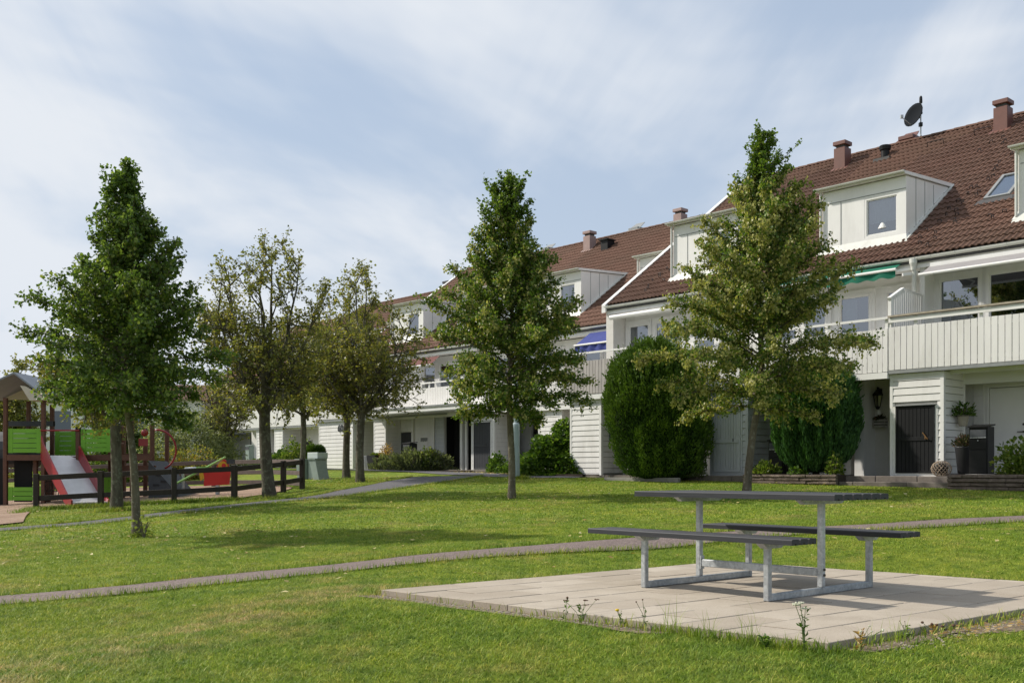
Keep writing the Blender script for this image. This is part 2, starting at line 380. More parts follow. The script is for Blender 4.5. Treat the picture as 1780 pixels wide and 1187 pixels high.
def leafmat(name, stops, trans=.42, rough=.45, spec=.35):
    m = NM(name); c = m.ramp(m.attr(), stops)
    m.l(c, m.b.inputs['Base Color']); m.b.inputs['Roughness'].default_value = rough; m.b.inputs['Specular IOR Level'].default_value = spec
    tr = m.n('BsdfTranslucent'); m.l(m.mix(1, c, (1.15, 1.2, .6), 'MULTIPLY'), tr.inputs[0])
    mx = m.n('MixShader'); mx.inputs[0].default_value = trans
    m.l(m.b.outputs[0], mx.inputs[1]); m.l(tr.outputs[0], mx.inputs[2]); m.l(mx.outputs[0], m.o.inputs[0]); return m.m
M['lime'] = leafmat('lime_leaves', [(0, (.050, .098, .016)), (.5, (.115, .185, .028)), (.78, (.19, .265, .04)), (.86, (.30, .30, .075)), (1, (.44, .41, .14))])
M['lime_dark'] = leafmat('dark_lime_leaves', [(0, (.055, .100, .026)), (.6, (.125, .190, .042)), (.9, (.22, .29, .055)), (1, (.27, .28, .06))])
M['sorbus'] = leafmat('olive_leaves', [(0, (.115, .130, .036)), (.5, (.215, .225, .058)), (.8, (.33, .28, .07)), (.93, (.38, .25, .055)), (1, (.42, .20, .04))])
M['yew'] = leafmat('yew_sprays', [(0, (.030, .072, .010)), (.6, (.085, .155, .016)), (1, (.18, .26, .032))], .2, .6)
M['cypress'] = leafmat('cypress_sprays', [(0, (.018, .060, .016)), (.6, (.055, .140, .032)), (1, (.11, .24, .05))], .2, .6)
M['shrub'] = leafmat('shrub_leaves', [(0, (.038, .085, .012)), (.6, (.085, .160, .022)), (1, (.19, .28, .045))])
M['shrub_lt'] = leafmat('bright_shrub_leaves', [(0, (.06, .11, .015)), (.6, (.13, .19, .03)), (1, (.30, .33, .08))])
M['willow'] = leafmat('silver_willow_leaves', [(0, (.14, .17, .08)), (.6, (.27, .30, .15)), (1, (.42, .43, .25))])
M['lavender'] = leafmat('lavender_leaves', [(0, (.08, .10, .055)), (.6, (.16, .19, .095)), (.93, (.24, .27, .11)), (1, (.20, .15, .22))])
M['heather'] = leafmat('heather_sprays', [(0, (.035, .05, .025)), (.6, (.07, .075, .04)), (1, (.22, .12, .13))])
M['dry'] = leafmat('dry_leaves', [(0, (.30, .16, .05)), (.5, (.48, .30, .10)), (1, (.60, .48, .25))])
M['fallen'] = leafmat('fallen_leaf_litter', [(0, (.26, .15, .05)), (.5, (.44, .36, .12)), (1, (.58, .50, .26))], .2)
m = NM('tree_bark')
c = m.ramp(m.noise(7, 7, .7, sc=(1, 1, .3)), [(.3, (.045, .038, .028)), (.55, (.10, .088, .066)), (.75, (.17, .155, .12))])
li = m.ramp(m.noise(11, 5, .6), [(.52, (0, 0, 0)), (.64, (1, 1, 1))]); c = m.mix(m.math('MULTIPLY', li, .55), c, (.20, .21, .15))
M['bark'] = m.fin(c, .9, 0, .2, m.noise(22, 7, .75, sc=(1, 1, .35)), .9, .02)
m = NM('young_bark')
c = m.ramp(m.noise(9, 7, .7, sc=(1, 1, .4)), [(.3, (.075, .062, .042)), (.7, (.17, .145, .105))])
li = m.ramp(m.noise(16, 5, .6), [(.56, (0, 0, 0)), (.64, (1, 1, 1))]); c = m.mix(m.math('MULTIPLY', li, .5), c, (.30, .29, .24))
M['bark2'] = m.fin(c, .85, 0, .2, m.noise(30, 6, .7), .5, .01)

m = NM('window_glass')
gl = m.n('BsdfGlossy'); gl.inputs['Roughness'].default_value = .015; gl.inputs[0].default_value = (.80, .85, .92, 1)
tp = m.n('BsdfTransparent'); tp.inputs[0].default_value = (.62, .66, .68, 1)
fr = m.n('Fresnel'); fr.inputs[0].default_value = 1.75
mx = m.n('MixShader'); m.l(m.math('ADD', m.math('MULTIPLY', fr.outputs[0], 1.0), .22), mx.inputs[0]); m.l(tp.outputs[0], mx.inputs[1]); m.l(gl.outputs[0], mx.inputs[2])
m.l(mx.outputs[0], m.o.inputs[0]); M['glass'] = m.m
m = NM('slide_steel')
M['steel'] = m.fin(m.ramp(m.noise(2, 5, .6), [(.3, (.50, .50, .52)), (.7, (.64, .64, .66))]), .38, .35, .5)
# ------------------------------------------------------------------ ground
xs = np.concatenate([[-600, -250, -120, -75, -52, -40, -32, -26], np.arange(-22, 15, .3), [16, 18, 21, 26, 34, 50, 90, 200, 600]])
ys = np.concatenate([[-300, -60, -15, -4], np.arange(0, 42, .3), [44, 47, 51, 57, 66, 80, 110, 180, 350, 900]])
GX, GY = np.meshgrid(xs, ys); GZ = terr(GX, GY)
V = np.stack([GX.ravel(), GY.ravel(), GZ.ravel()], 1)
nx, ny = len(xs), len(ys); i = np.arange(nx - 1)[None, :] + np.arange(ny - 1)[:, None] * nx; i = i.ravel()
F = np.stack([i, i + 1, i + nx + 1, i + nx], 1)
o = np_mesh('lawn', V, F, M['lawn'], smooth=True); tag(o, kind='structure')

def resample(pts, step):
    pts = [np.array(p, float) for p in pts]; out = []
    n = len(pts)
    for i in range(n - 1):
        p0, p1, p2, p3 = pts[max(i - 1, 0)], pts[i], pts[i + 1], pts[min(i + 2, n - 1)]
        k = max(2, int(np.linalg.norm((p2 - p1)[:2]) / step))
        for j in range(k):
            u = j / k
            out.append(.5 * ((2 * p1) + (-p0 + p2) * u + (2 * p0 - 5 * p1 + 4 * p2 - p3) * u * u + (-p0 + 3 * p1 - 3 * p2 + p3) * u ** 3))
    out.append(pts[-1]); return np.array(out)
def ribbon(name, pts, mat, dz=.012, nc=5, step=.25, jit=.03, seed=1):
    C = resample(pts, step); rg = np.random.default_rng(seed); n = len(C)
    d = np.gradient(C[:, :2], axis=0); d /= np.linalg.norm(d, axis=1)[:, None]; nr = np.stack([-d[:, 1], d[:, 0]], 1)
    V = []
    jl = np.convolve(rg.normal(0, jit, n + 4), np.ones(5) / 5, 'valid')
    jr = np.convolve(rg.normal(0, jit, n + 4), np.ones(5) / 5, 'valid')
    for j in range(nc):
        u = j / (nc - 1) * 2 - 1
        wdt = C[:, 2] * u + (jl if u < 0 else jr) * abs(u) * 2
        P = C[:, :2] + nr * wdt[:, None]
        V.append(np.stack([P[:, 0], P[:, 1], terr(P[:, 0], P[:, 1]) + dz + .008 * (1 - abs(u))], 1))
    V = np.stack(V, 1).reshape(-1, 3)
    i = (np.arange(n - 1)[:, None] * nc + np.arange(nc - 1)[None]).ravel()
    o = np_mesh(name, V, np.stack([i, i + nc, i + nc + 1, i + 1], 1)[:, ::-1], mat, smooth=True); tag(o, kind='structure'); return C
NEARP = [(-14, 5.6, .34), (-8.5, 7.7, .34), (-4.78, 9.62, .33), (-3.3, 10.38, .34), (-1.6, 11.38, .36), (.07, 12.28, .42), (1.5, 12.88, .40), (3.1, 13.55, .42), (5.3, 14.3, .40), (7.4, 14.95, .42), (12, 16.6, .5), (20, 19.5, .5)]
FARP = [(-24, 10.5, .45), (-15, 15.5, .42), (-9.6, 19.0, .40), (-8.3, 19.7, .40), (-7.6, 20.9, .42), (-6.2, 23.6, .42), (-4.75, 25.75, .48), (-3.9, 28.0, .75), (-3.0, 30.6, 1.0), (-2.1, 33.4, 1.2)]
CN = ribbon('asphalt_path', NEARP, M['asphalt'], seed=2)
CF = ribbon('grey_asphalt_path', FARP, M['asphalt2'], seed=3)
# the path in front of the houses (runs along the terrace)
FRP = [(*TP(9.2, -.9)[:2], .3), (*TP(11.3, -.9)[:2], .8), (*TP(14.5, -.1)[:2], 1.3), (*TP(19, .6)[:2], 1.25), (*TP(26, .8)[:2], .9), (*TP(33, 1.6)[:2], .9), (*TP(45, 3.6)[:2], .9)]
CR = ribbon('house_front_path', FRP, M['asphalt2'], dz=.018, seed=4)

def drape(name, poly, mat, dz, rings=32):
    P = np.array(poly, float); P = resample([*P, P[0]], .5)[:-1]; c = P.mean(0); n = len(P); V = [(c[0], c[1])]; 
    for r in range(1, rings + 1):
        for p in P: V.append(tuple(c + (p - c) * r / rings))
    V = np.array(V); Vz = np.stack([V[:, 0], V[:, 1], terr(V[:, 0], V[:, 1]) + dz], 1)
    fs = [(0, 1 + k, 1 + (k + 1) % n) for k in range(n)]
    for r in range(rings - 1):
        a = 1 + r * n; b = a + n
        for k in range(n): fs += [(a + k, b + k, b + (k + 1) % n), (a + k, b + (k + 1) % n, a + (k + 1) % n)]
    o = np_mesh(name, Vz, np.array(fs), mat, smooth=True); tag(o, kind='structure'); return P
SANDP = [(-9.75, 20.6), (-10.9, 23.3), (-11.3, 24.9), (-10.0, 25.25), (-8.2, 25.45), (-7.0, 25.9), (-6.4, 28.2), (-6.6, 30.6), (-9, 32.8), (-14, 34), (-21, 33), (-24, 27), (-20, 21.5), (-14, 19.6), (-10.8, 19.6)]
SP = drape('playground_sand', SANDP, M['sand'], .03)
def inpoly(X, Y, P):
    r = np.zeros(X.shape, bool); j = len(P) - 1
    for i in range(len(P)):
        xi, yi, xj, yj = P[i][0], P[i][1], P[j][0], P[j][1]
        c = ((yi > Y) != (yj > Y)) & (X < (xj - xi) * (Y - yi) / (yj - yi + 1e-12) + xi); r ^= c; j = i
    return r
def pdist(X, Y, C):
    d = np.full(X.shape, 1e9)
    for c in C[::2]: d = np.minimum(d, np.hypot(X - c[0], Y - c[1]) - c[2])
    return d

# bare earth along the near edges of the patio
rg = random.Random(5)
def slp(a, b): return (SL0[0] + SU[0] * a + SV[0] * b, SL0[1] + SU[1] * a + SV[1] * b)
EARTH = []
for k in range(9): EARTH.append(slp(-.02 + k * .36, -.14 - .08 * rg.random() - (.05 if k in (0, 1, 3) else 0)))
e1 = EARTH + [slp(3.0 - k * .3, .06) for k in range(11)]
E1 = drape('bare_earth_strip', e1, M['earth'], .006, 3)
e2 = [slp(SLU - .05, .15 + .5 * k) for k in range(9)] + [slp(SLU + .12 + .22 * rg.random() + (.12 if 3 < k < 7 else 0), 4.2 - .45 * k) for k in range(10)]
E2 = drape('bare_earth_patch', e2, M['earth'], .006, 3)

# ------------------------------------------------------------------ patio of paving slabs, each slab its own piece
pr = empty('patio', (0, 0, 0)); tag(pr, kind='structure')
RW, SLN = SLU / 11, .73
def slab_mesh(a0, a1, b0, b1):
    g = .0055; gb = .008; p = [slp(a0 + g, b0 + gb), slp(a1 - g, b0 + gb), slp(a1 - g, b1 - gb), slp(a0 + g, b1 - gb)]
    q = [slp(a0 + g + .004, b0 + gb + .004), slp(a1 - g - .004, b0 + gb + .004), slp(a1 - g - .004, b1 - gb - .004), slp(a0 + g + .004, b1 - gb - .004)]
    dz = rg.uniform(-.002, .002)
    mb = MB(); mb.hexa([(*x, -.05) for x in p] + [(*x, -.003 + dz) for x in p]); mb.f.pop(1); mb.mi.pop(); o = 4
    n = len(mb.v); mb.v += [(*x, 0 + dz) for x in q]; mb.f.append((n, n + 1, n + 2, n + 3)); mb.mi.append(0)
    for k in range(4): mb.f.append((4 + k, 4 + (k + 1) % 4, n + (k + 1) % 4, n + k)); mb.mi.append(0)
    return mb
for r_ in range(11):
    b = -(.36 if r_ % 2 else 0)
    while b < SLV:
        b1 = min(b + SLN, SLV); b0 = max(b, 0)
        if b1 - b0 > .05: slab_mesh(r_ * RW, (r_ + 1) * RW, b0, b1).build('paving_slab', M['paving'], pr)
        b += SLN
mb = MB(); mb.hexa([(*slp(*q), -.2) for q in ((.02, .02), (SLU - .02, .02), (SLU - .02, SLV - .02), (.02, SLV - .02))] + [(*slp(*q), -.012) for q in ((.02, .02), (SLU - .02, .02), (SLU - .02, SLV - .02), (.02, SLV - .02))])
mb.build('joint_sand', M['soil'], pr)

# ------------------------------------------------------------------ grass
rng = np.random.default_rng(11)
def scatter(n, x0, x1, y0, y1):
    X = rng.uniform(x0, x1, n); Y = rng.uniform(y0, y1, n)
    keep = (np.abs(X / Y) < .54); return X[keep], Y[keep]
def lawn_ok(X, Y, m=0.0):
    t, s = ts(X, Y)
    k = (slab_dist(X, Y) > .015) & (pdist(X, Y, CN) > m) & (pdist(X, Y, CF) > m) & (pdist(X, Y, CR) > m) & ~inpoly(X, Y, SP) & ~inpoly(X, Y, HFRONT)
    e = inpoly(X, Y, E1) | inpoly(X, Y, E2)
    k &= ~(e & (rng.random(len(X)) > .05))
    return k
HFRONT = [tuple(TP(*q)[:2]) for q in ((-9, -.95), (-1.9, -.95), (9.0, -.75), (11, -.6), (13, 1.3), (30, 1.9), (32, 4.4), (60, 6), (60, 30), (-9, 30))]
def blades(X, Y, hmin, hmax, wd, lean=.55):
    n = len(X); H = rng.uniform(hmin, hmax, n) * (1 + .5 * (rng.random(n) < .07)); A = rng.uniform(0, 2 * np.pi, n); ln = rng.uniform(.1, lean, n) * H * 1.5
    Z = terr(X, Y) - .004; W = wd * rng.uniform(.7, 1.3, n)
    px, py = np.cos(A + np.pi / 2) * W, np.sin(A + np.pi / 2) * W
    lx, ly = np.cos(A) * ln, np.sin(A) * ln
    b0 = np.stack([X - px, Y - py, Z], 1); b1 = np.stack([X + px, Y + py, Z], 1)
    m0 = np.stack([X + lx * .35 - px * .8, Y + ly * .35 - py * .8, Z + H * .6], 1); m1 = np.stack([X + lx * .35 + px * .8, Y + ly * .35 + py * .8, Z + H * .6], 1)
    tp = np.stack([X + lx, Y + ly, Z + H], 1)
    return b0, b1, m0, m1, tp, n
def grass(name, X, Y, hmin, hmax, wd, fine, lean=.55):
    b0, b1, m0, m1, tp, n = blades(X, Y, hmin, hmax, wd, lean); i = np.arange(n)
    if fine:
        V = np.concatenate([b0, b1, m1, m0, tp]); F = np.concatenate([np.stack([i, i + n, i + 2 * n], 1), np.stack([i, i + 2 * n, i + 3 * n], 1), np.stack([i + 3 * n, i + 2 * n, i + 4 * n], 1)]); T = np.tile(rng.random(n), 3)
    else:
        V = np.concatenate([b0, b1, tp]); F = np.stack([i, i + n, i + 2 * n], 1); T = rng.random(n)
    o = np_mesh(name, V, F, M['grass'], T); tag(o, kind='stuff'); return o
def clump(X, Y, k, r):
    a = rng.uniform(0, 2 * np.pi, (len(X), k)); q = r * np.sqrt(rng.random((len(X), k)))
    return (X[:, None] + q * np.cos(a)).ravel(), (Y[:, None] + q * np.sin(a)).ravel()
Xs, Ys, Xd, Yd = [], [], [], []
X, Y = scatter(330000, -5.2, 5.2, 4.9, 9.6); k = lawn_ok(X, Y); grass('lawn_grass_foreground', X[k], Y[k], .010, .030, .0024, True, 1.6)
X, Y = scatter(340000, -8.5, 8.5, 9.6, 16); k = lawn_ok(X, Y); grass('lawn_grass', X[k], Y[k], .010, .028, .0045, False, 1.5)
X, Y = scatter(330000, -17, 13, 16, 34); k = lawn_ok(X, Y, .02); grass('lawn_grass_far', X[k], Y[k], .014, .034, .0095, False, 1.4)
# longer unmown tufts: along path edges, patio edges, trees and the playground fence
def along(pts, n, spread):
    P = np.array(pts, float); sgm = rng.integers(0, len(P) - 1, n); u = rng.random(n)
    q = P[sgm] + (P[sgm + 1] - P[sgm]) * u[:, None]; return q[:, 0] + rng.normal(0, spread, n), q[:, 1] + rng.normal(0, spread, n)
tx, ty = [], []
for C, sd_ in ((CN, 3), (CF, 5)):
    P = C; d = np.gradient(P[:, :2], axis=0); d /= np.linalg.norm(d, axis=1)[:, None]; nr = np.stack([-d[:, 1], d[:, 0]], 1)
    for sg in (1, -1):
        a, b = along(P[:, :2] + nr * (P[:, 2] + .03)[:, None] * sg, 11000, .025); tx.append(a); ty.append(b)
a, b = along([slp(u, -.04) for u in np.linspace(-.1, 4.1, 30)], 5000, .05); q = rng.random(len(a)) < np.clip((slab_ab(a, b)[0] - 1.8) / 2.4, .03, .8); tx.append(a[q]); ty.append(b[q])
a, b = along([slp(SLU + .03, v) for v in np.linspace(0, 4, 30)], 900, .06); tx.append(a); ty.append(b)
a, b = along([slp(-.03, v) for v in np.linspace(0, 4.6, 30)], 5000, .03); tx.append(a); ty.append(b)
a, b = along([slp(v, 4.54) for v in np.linspace(0, 4, 30)], 4000, .035); tx.append(a); ty.append(b)
X = np.concatenate(tx); Y = np.concatenate(ty); k = slab_dist(X, Y) > .004; grass('edge_grass', X[k], Y[k], .035, .085, .003, True, .7)
tx, ty = [], []
for pts, n, sp_ in (([(-11.5, 24.7), (-10.0, 25.0), (-8.2, 25.2), (-6.9, 25.7)], 9000, .13), ([(-11.4, 24.7), (-11.2, 23.5)], 900, .12), ([(-9.1, 23.2), (-8.8, 23.2)], 1200, .15), ([(-5.95, 16.15), (-5.8, 16.2)], 160, .07), ([(-.1, 22.8), (.05, 22.8)], 150, .07), ([(-6.2, 25.6), (-5.9, 25.6)], 1200, .2), ([(.1, 30.9), (.25, 31.0)], 1500, .14), ([(-5.5, 34), (-4.6, 31.9)], 900, .3)):
    a, b = along(pts, n, sp_); tx.append(a); ty.append(b)
X = np.concatenate(tx); Y = np.concatenate(ty); grass('unmown_grass', X, Y, .05, .13, .007, False, 1.0)

def leaf_scatter(name, X, Y, s0, s1, mat, dz=.03):
    n = len(X); A = rng.uniform(0, 2 * np.pi, n); s = rng.uniform(s0, s1, n); Z = terr(X, Y) + dz
    t1 = rng.uniform(-.35, .35, (n, 4)) * s[:, None]
    c, sn = np.cos(A), np.sin(A)
    P = [np.stack([X + c * s, Y + sn * s, Z + t1[:, 0]], 1), np.stack([X - sn * s * .6, Y + c * s * .6, Z + t1[:, 1]], 1), np.stack([X - c * s, Y - sn * s, Z + t1[:, 2]], 1), np.stack([X + sn * s * .6, Y - c * s * .6, Z + t1[:, 3]], 1)]
    i = np.arange(n); V = np.concatenate(P); F = np.concatenate([np.stack([i, i + n, i + 2 * n], 1), np.stack([i, i + 2 * n, i + 3 * n], 1)])
    o = np_mesh(name, V, F, mat, np.tile(rng.random(n), 2)); tag(o, kind='stuff')
X, Y = scatter(1500, -16, 12, 8.5, 34); k = lawn_ok(X, Y); X, Y = X[k], Y[k]
for cx, cy, n, sg in ((-5.0, 33, 420, 1.5), (-4.9, 16.1, 80, 1.2), (.3, 22.5, 110, 1.5), (4.9, 21.5, 90, 1.6), (-7, 14.5, 40, 1.5)):
    a = rng.normal(cx, sg, n); b = rng.normal(cy, sg, n); k = lawn_ok(a, b); X = np.concatenate([X, a[k]]); Y = np.concatenate([Y, b[k]])
leaf_scatter('fallen_leaves', X, Y, .02, .04, M['fallen'], .05)
a = rng.normal(0, 1, 26); X = rng.uniform(-1, 5, 60); Y = rng.uniform(6.2, 11.5, 60); k = slab_dist(X, Y) < .001
leaf_scatter('crumbs_on_patio', X[k], Y[k], .006, .016, M['seedhead'], -float(0) + .005 + .0)
X, Y = along([TP(12.4, -.2)[:2], TP(17, .9)[:2]], 260, .3); leaf_scatter('leaf_drift', X, Y, .025, .05, M['fallen'], .04)
# gravel chips and fallen leaves in the bare earth beside the patio
X, Y = along([slp(u, -.1) for u in np.linspace(.1, 2.9, 20)], 700, .035); X2, Y2 = along([slp(SLU + .17, v) for v in np.linspace(.3, 4, 20)], 500, .07)
X = np.concatenate([X, X2]); Y = np.concatenate([Y, Y2]); k = slab_dist(X, Y) > .02; X, Y = X[k], Y[k]
mb = MB()
for x, y in zip(X, Y):
    s_ = rg.uniform(.004, .013); mb.blob((x, y, tz(x, y) + s_ * .5), (s_, s_ * rg.uniform(.6, 1.2), s_ * .7), 5, 3, rg, .15)
tag(mb.build('gravel_chips', M['paving']), kind='stuff')
X, Y = along([slp(SLU + .2, v) for v in np.linspace(.8, 4, 20)], 170, .10); k = slab_dist(X, Y) > .02
leaf_scatter('leaves_on_bare_earth', X[k], Y[k], .012, .028, M['dry'], .03)

# ------------------------------------------------------------------ picnic table
TL = (.657, -.754); TW = (.754, .657)
pt = empty('picnic_table', (2.125, 8.955, 0), math.atan2(TL[1], TL[0]), 'charcoal plank picnic table with galvanised steel frame on the paved patio', 'picnic table')
def plank(x0, x1, y, z, wd, th, name, n=1):
    mb = MB(); h = wd / 2; c = .007
    # profile with rounded edges and a slot underneath
    pr_ = [(-h, -th + .0), (-.012, -th), (-.012, -th + .012), (.012, -th + .012), (.012, -th), (h, -th), (h, -c), (h - c, 0), (-h + c, 0), (-h, -c)]
    mb.prism([(x0, y + a, z + b) for a, b in pr_], (x1 - x0, 0, 0)); return mb.build(name, M['plank'], pt)
for k in range(6): plank(-1.06, 1.0, -.345 + k * .138, .825, .117, .048, 'tabletop_plank')
for k in range(3): plank(-1.2, .93, -.82 + k * .115, .495, .097, .044, 'seat_plank')
for k in range(3): plank(-1.04, 1.02, .61 + k * .115, .495, .097, .044, 'seat_plank')
for x in (-.63, .63):
    h = .04
    def rhs(name, a, b):
        mb = MB(); mb.bar(a, b, .050, .050); return mb.build(name, M['galv'], pt, bevel=.006)
    rhs('post', (x, 0, .0555), (x, 0, .755)); rhs('leg', (x, -.745, 0), (x, -.745, .43)); rhs('leg', (x, .745, 0), (x, .745, .43))
    mb = MB(); mb.bar((x, -.719, .0275), (x, .719, .0275), .048, .055); mb.build('base_rail', M['galv'], pt, bevel=.006)
    mb = MB(); mb.prism([(x - .025, -.34, .778), (x - .025, .34, .778), (x - .025, .27, .738), (x - .025, -.27, .738)], (.05, 0, 0)); mb.build('top_bracket', M['galv'], pt)
    for y in (-.70, .72):
        mb = MB(); mb.prism([(x - .035, y - .15, .451), (x - .035, y + .15, .451), (x - .035, y + .09, .41), (x - .035, y - .09, .41)], (.07, 0, 0)); mb.build('seat_bracket', M['galv'], pt)
mb = MB(); mb.bar((-.604, 0, .175), (.604, 0, .175), .04, .065); mb.build('stretcher', M['galv'], pt, bevel=.005)
for x in (-.63, .63):
    sgn = 1 if x > 0 else -1
    for z in (.155, .20):
        mb = MB(); mb.tube([(x + .024, .0, z), (x + .036, .0, z)], .011, 6); mb.build('bolt', M['bolt'], pt)
    if x < 0:
        mb = MB(); mb.bar((x + .031, .0, .12), (x + .031, .0, .24), .010, .05, (0, 1, 0)); mb.build('stretcher_plate', M['galv'], pt)
# ------------------------------------------------------------------ terraced houses
HANG = math.atan2(-.737, .676); SLP = math.atan(.704); CS, SN = math.cos(SLP), math.sin(SLP)
ROOFY0, ROOFZ0, RIDGEY = 1.52, 6.32, 9.19
def rz_(y): return ROOFZ0 + .704 * (y - ROOFY0)
def tile_arrays(nseg=8):
    hs = [0, .034, .040, .012, .0, .034, .040, .012, 0] if nseg == 8 else [0, .036, 0, .036, 0]
    k = len(hs); W = .30; Lg = .37
    v = [(i * W / (k - 1), 0, h + .036) for i, h in enumerate(hs)] + [(i * W / (k - 1), Lg, h + .004) for i, h in enumerate(hs)] + [(i * W / (k - 1), .0, h + .004) for i, h in enumerate(hs)]
    f = [(i, i + 1, k + i + 1, k + i) for i in range(k - 1)] + [(2 * k + i, 2 * k + i + 1, i + 1, i) for i in range(k - 1)]
    return v, f
_tv, _tf = tile_arrays(); TILE_ME = bpy.data.meshes.new('roof_tile'); TILE_ME.from_pydata(_tv, [], _tf); TILE_ME.materials.append(M['tile'])
_tv2, _tf2 = tile_arrays(4)
rmb = MB(); rmb.add([(x, .105 * math.cos(a), .085 * math.sin(a) + (.012 if x == 0 else 0)) for x in (0, .40) for a in (math.pi * k / 6 for k in range(7))] + [(0, .09 * math.cos(math.pi * k / 6), .065 * math.sin(math.pi * k / 6)) for k in range(7)],
    [(k, k + 7, k + 8, k + 1) for k in range(6)] + [(14 + k, k, k + 1, 15 + k) for k in range(6)])
RIDGE_ME = rmb.mesh('ridge_tile', M['tile'])
def clap(mb, x0, x1, z0, z1, y, axis='x', gp=.007):
    """one lapped board; axis x: face looks to -y; axis y: face in plane x=y, looks to +x"""
    if axis == 'x': P_ = lambda a, d, z: (a, y - d, z)
    else: P_ = lambda a, d, z: (y + d, a, z)
    mb.hexa([P_(x0, .030, z0 + gp), P_(x1, .030, z0 + gp), P_(x1, 0, z0 + gp), P_(x0, 0, z0 + gp), P_(x0, .016, z1 - gp), P_(x1, .016, z1 - gp), P_(x1, 0, z1 - gp), P_(x0, 0, z1 - gp)]); return mb
class House:
    def __init__(h, name, label, t1, w_, D, gz, dz, near, group='terraced houses in the row', cat='house'):
        p = TP(t1, D); h.r = empty(name, (p.x, p.y, gz), HANG, label, cat, group); h.w = w_; h.gz = gz; h.dz = dz; h.near = near; h.t1 = t1; h.D = D
    def b(h, mb, name, mat, parent=None, **kw):
        if parent is None: return mb.build(name, mat, h.r, loc=(0, 0, h.dz - h.gz), **kw)
        return mb.build(name, mat, parent, **kw)
    def B(h, name, mat, *bx, parent=None, **kw):
        mb = MB(); [mb.box(*q) for q in bx]; return h.b(mb, name, mat, parent, **kw)
    def world(h, x, y, z):
        p = TP(h.t1 - x, h.D + y); return p.x, p.y, z + h.dz
    def wall(h, name, mat, x0, x1, z0, z1, y0, y1, ops=()):
        mb = MB(); c = x0
        for a, b, e, f in sorted(ops):
            if a > c: mb.box(c, a, y0, y1, z0, z1)
            if e > z0: mb.box(a, b, y0, y1, z0, e)
            if f < z1: mb.box(a, b, y0, y1, f, z1)
            c = b
        if x1 > c: mb.box(c, x1, y0, y1, z0, z1)
        return h.b(mb, name, mat)
    def window(h, x0, x1, z0, z1, y, parent=None, fr=.06, curtain=None, mat='white2', name='window', blind=False):
        f = MB()
        for q in ((x0, x1, z0, z0 + fr), (x0, x1, z1 - fr, z1), (x0, x0 + fr, z0 + fr, z1 - fr), (x1 - fr, x1, z0 + fr, z1 - fr)): f.box(q[0], q[1], y - .02, y + .06, q[2], q[3])
        s2 = .03; a, b, c, d = x0 + fr, x1 - fr, z0 + fr, z1 - fr
        for q in ((a, b, c, c + s2), (a, b, d - s2, d), (a, a + s2, c + s2, d - s2), (b - s2, b, c + s2, d - s2)): f.box(q[0], q[1], y + .004, y + .05, q[2], q[3])
        o = h.b(f, name, M[mat], parent)
        lv3 = parent is not None
        def sub(mb, nm, mt): return h.b(mb, nm, mt, parent if lv3 else o)
        m1 = MB(); m1.quad((a, y + .03, c), (b, y + .03, c), (b, y + .03, d), (a, y + .03, d)); sub(m1, 'pane', M['glass'])
        if curtain:
            m2 = MB(); n = 14
            for (u0, u1) in curtain:
                X = [a + (b - a) * (u0 + (u1 - u0) * k / n) for k in range(n + 1)]
                for k in range(n): m2.quad((X[k], y + .14 + .025 * (k % 2), c + (.0 if len(curtain) > 1 else .35 * (d - c))), (X[k + 1], y + .14 + .025 * ((k + 1) % 2), c + (.0 if len(curtain) > 1 else .35 * (d - c))), (X[k + 1], y + .14 + .025 * ((k + 1) % 2), d), (X[k], y + .14 + .025 * (k % 2), d))
            sub(m2, 'curtain', M['curtain'])
        if blind:
            m2 = MB(); zc = c
            while zc < d: m2.hexa([(a, y + .10, zc), (b, y + .10, zc), (b, y + .125, zc + .01), (a, y + .125, zc + .01), (a, y + .10, zc + .008), (b, y + .10, zc + .008), (b, y + .125, zc + .018), (a, y + .125, zc + .018)]); zc += .035
            sub(m2, 'blind', M['curtain'])
        return o
    def roof(h, dorm=None, skip=None, cols=17, verge=False, sheetmat='lead'):
        w_ = h.w; mb = MB()
        mb.prism([(0, ROOFY0 - .05, rz_(ROOFY0 - .05) - .15), (0, ROOFY0 - .05, rz_(ROOFY0 - .05) - .01), (0, RIDGEY, rz_(RIDGEY) - .01), (0, 15.6, rz_(RIDGEY) - .704 * 6.41), (0, 15.6, rz_(RIDGEY) - .704 * 6.41 - .15), (0, RIDGEY, rz_(RIDGEY) - .18)], (w_, 0, 0))
        rf = h.b(mb, 'roof', M[sheetmat]); h.rf = rf
        cw = w_ / cols; rows = 27; rl = (RIDGEY - ROOFY0) / CS / rows
        tiles = []
        for r in range(rows):
            for c in range(cols):
                x = c * cw; a = r * rl; y = ROOFY0 + a * CS; z = rz_(y)
                yc = y + rl * CS / 2
                if dorm and dorm[0] - cw * .6 < x + cw / 2 < dorm[1] + cw * .1 and 2.40 < yc < 4.9: 
                    if dorm[0] - .02 < x + cw / 2 < dorm[1]: continue
                if skip and skip[0] < x + cw / 2 < skip[1] and skip[2] < yc < skip[3]: continue
                tiles.append((x, y, z))
        if h.near:
            def key(q):
                X, Y, Z = h.world(q[0] + .15, q[1] + .1, q[2]); px = 890 + 1796 * X / Y; py = 820 - 1796 * (Z - 1) / Y
                vis = -10 < px < 1800 and -10 < py < 1187 and not (h.near == 3 and px > 1240)
                return (0 if vis else 1, Y)
            tiles.sort(key=key)
            for q in tiles[:300]:
                o = bpy.data.objects.new('roof_tile', TILE_ME); COL.objects.link(o); o.parent = rf; o.location = q
                o.rotation_euler = (SLP - .0 + rg.uniform(-.012, .012), 0, rg.uniform(-.006, .006)); o.scale = (cw / .30, 1, 1)
            rest = tiles[300:]; tv, tf = _tv, _tf
        else: rest = tiles; tv, tf = _tv2, _tf2
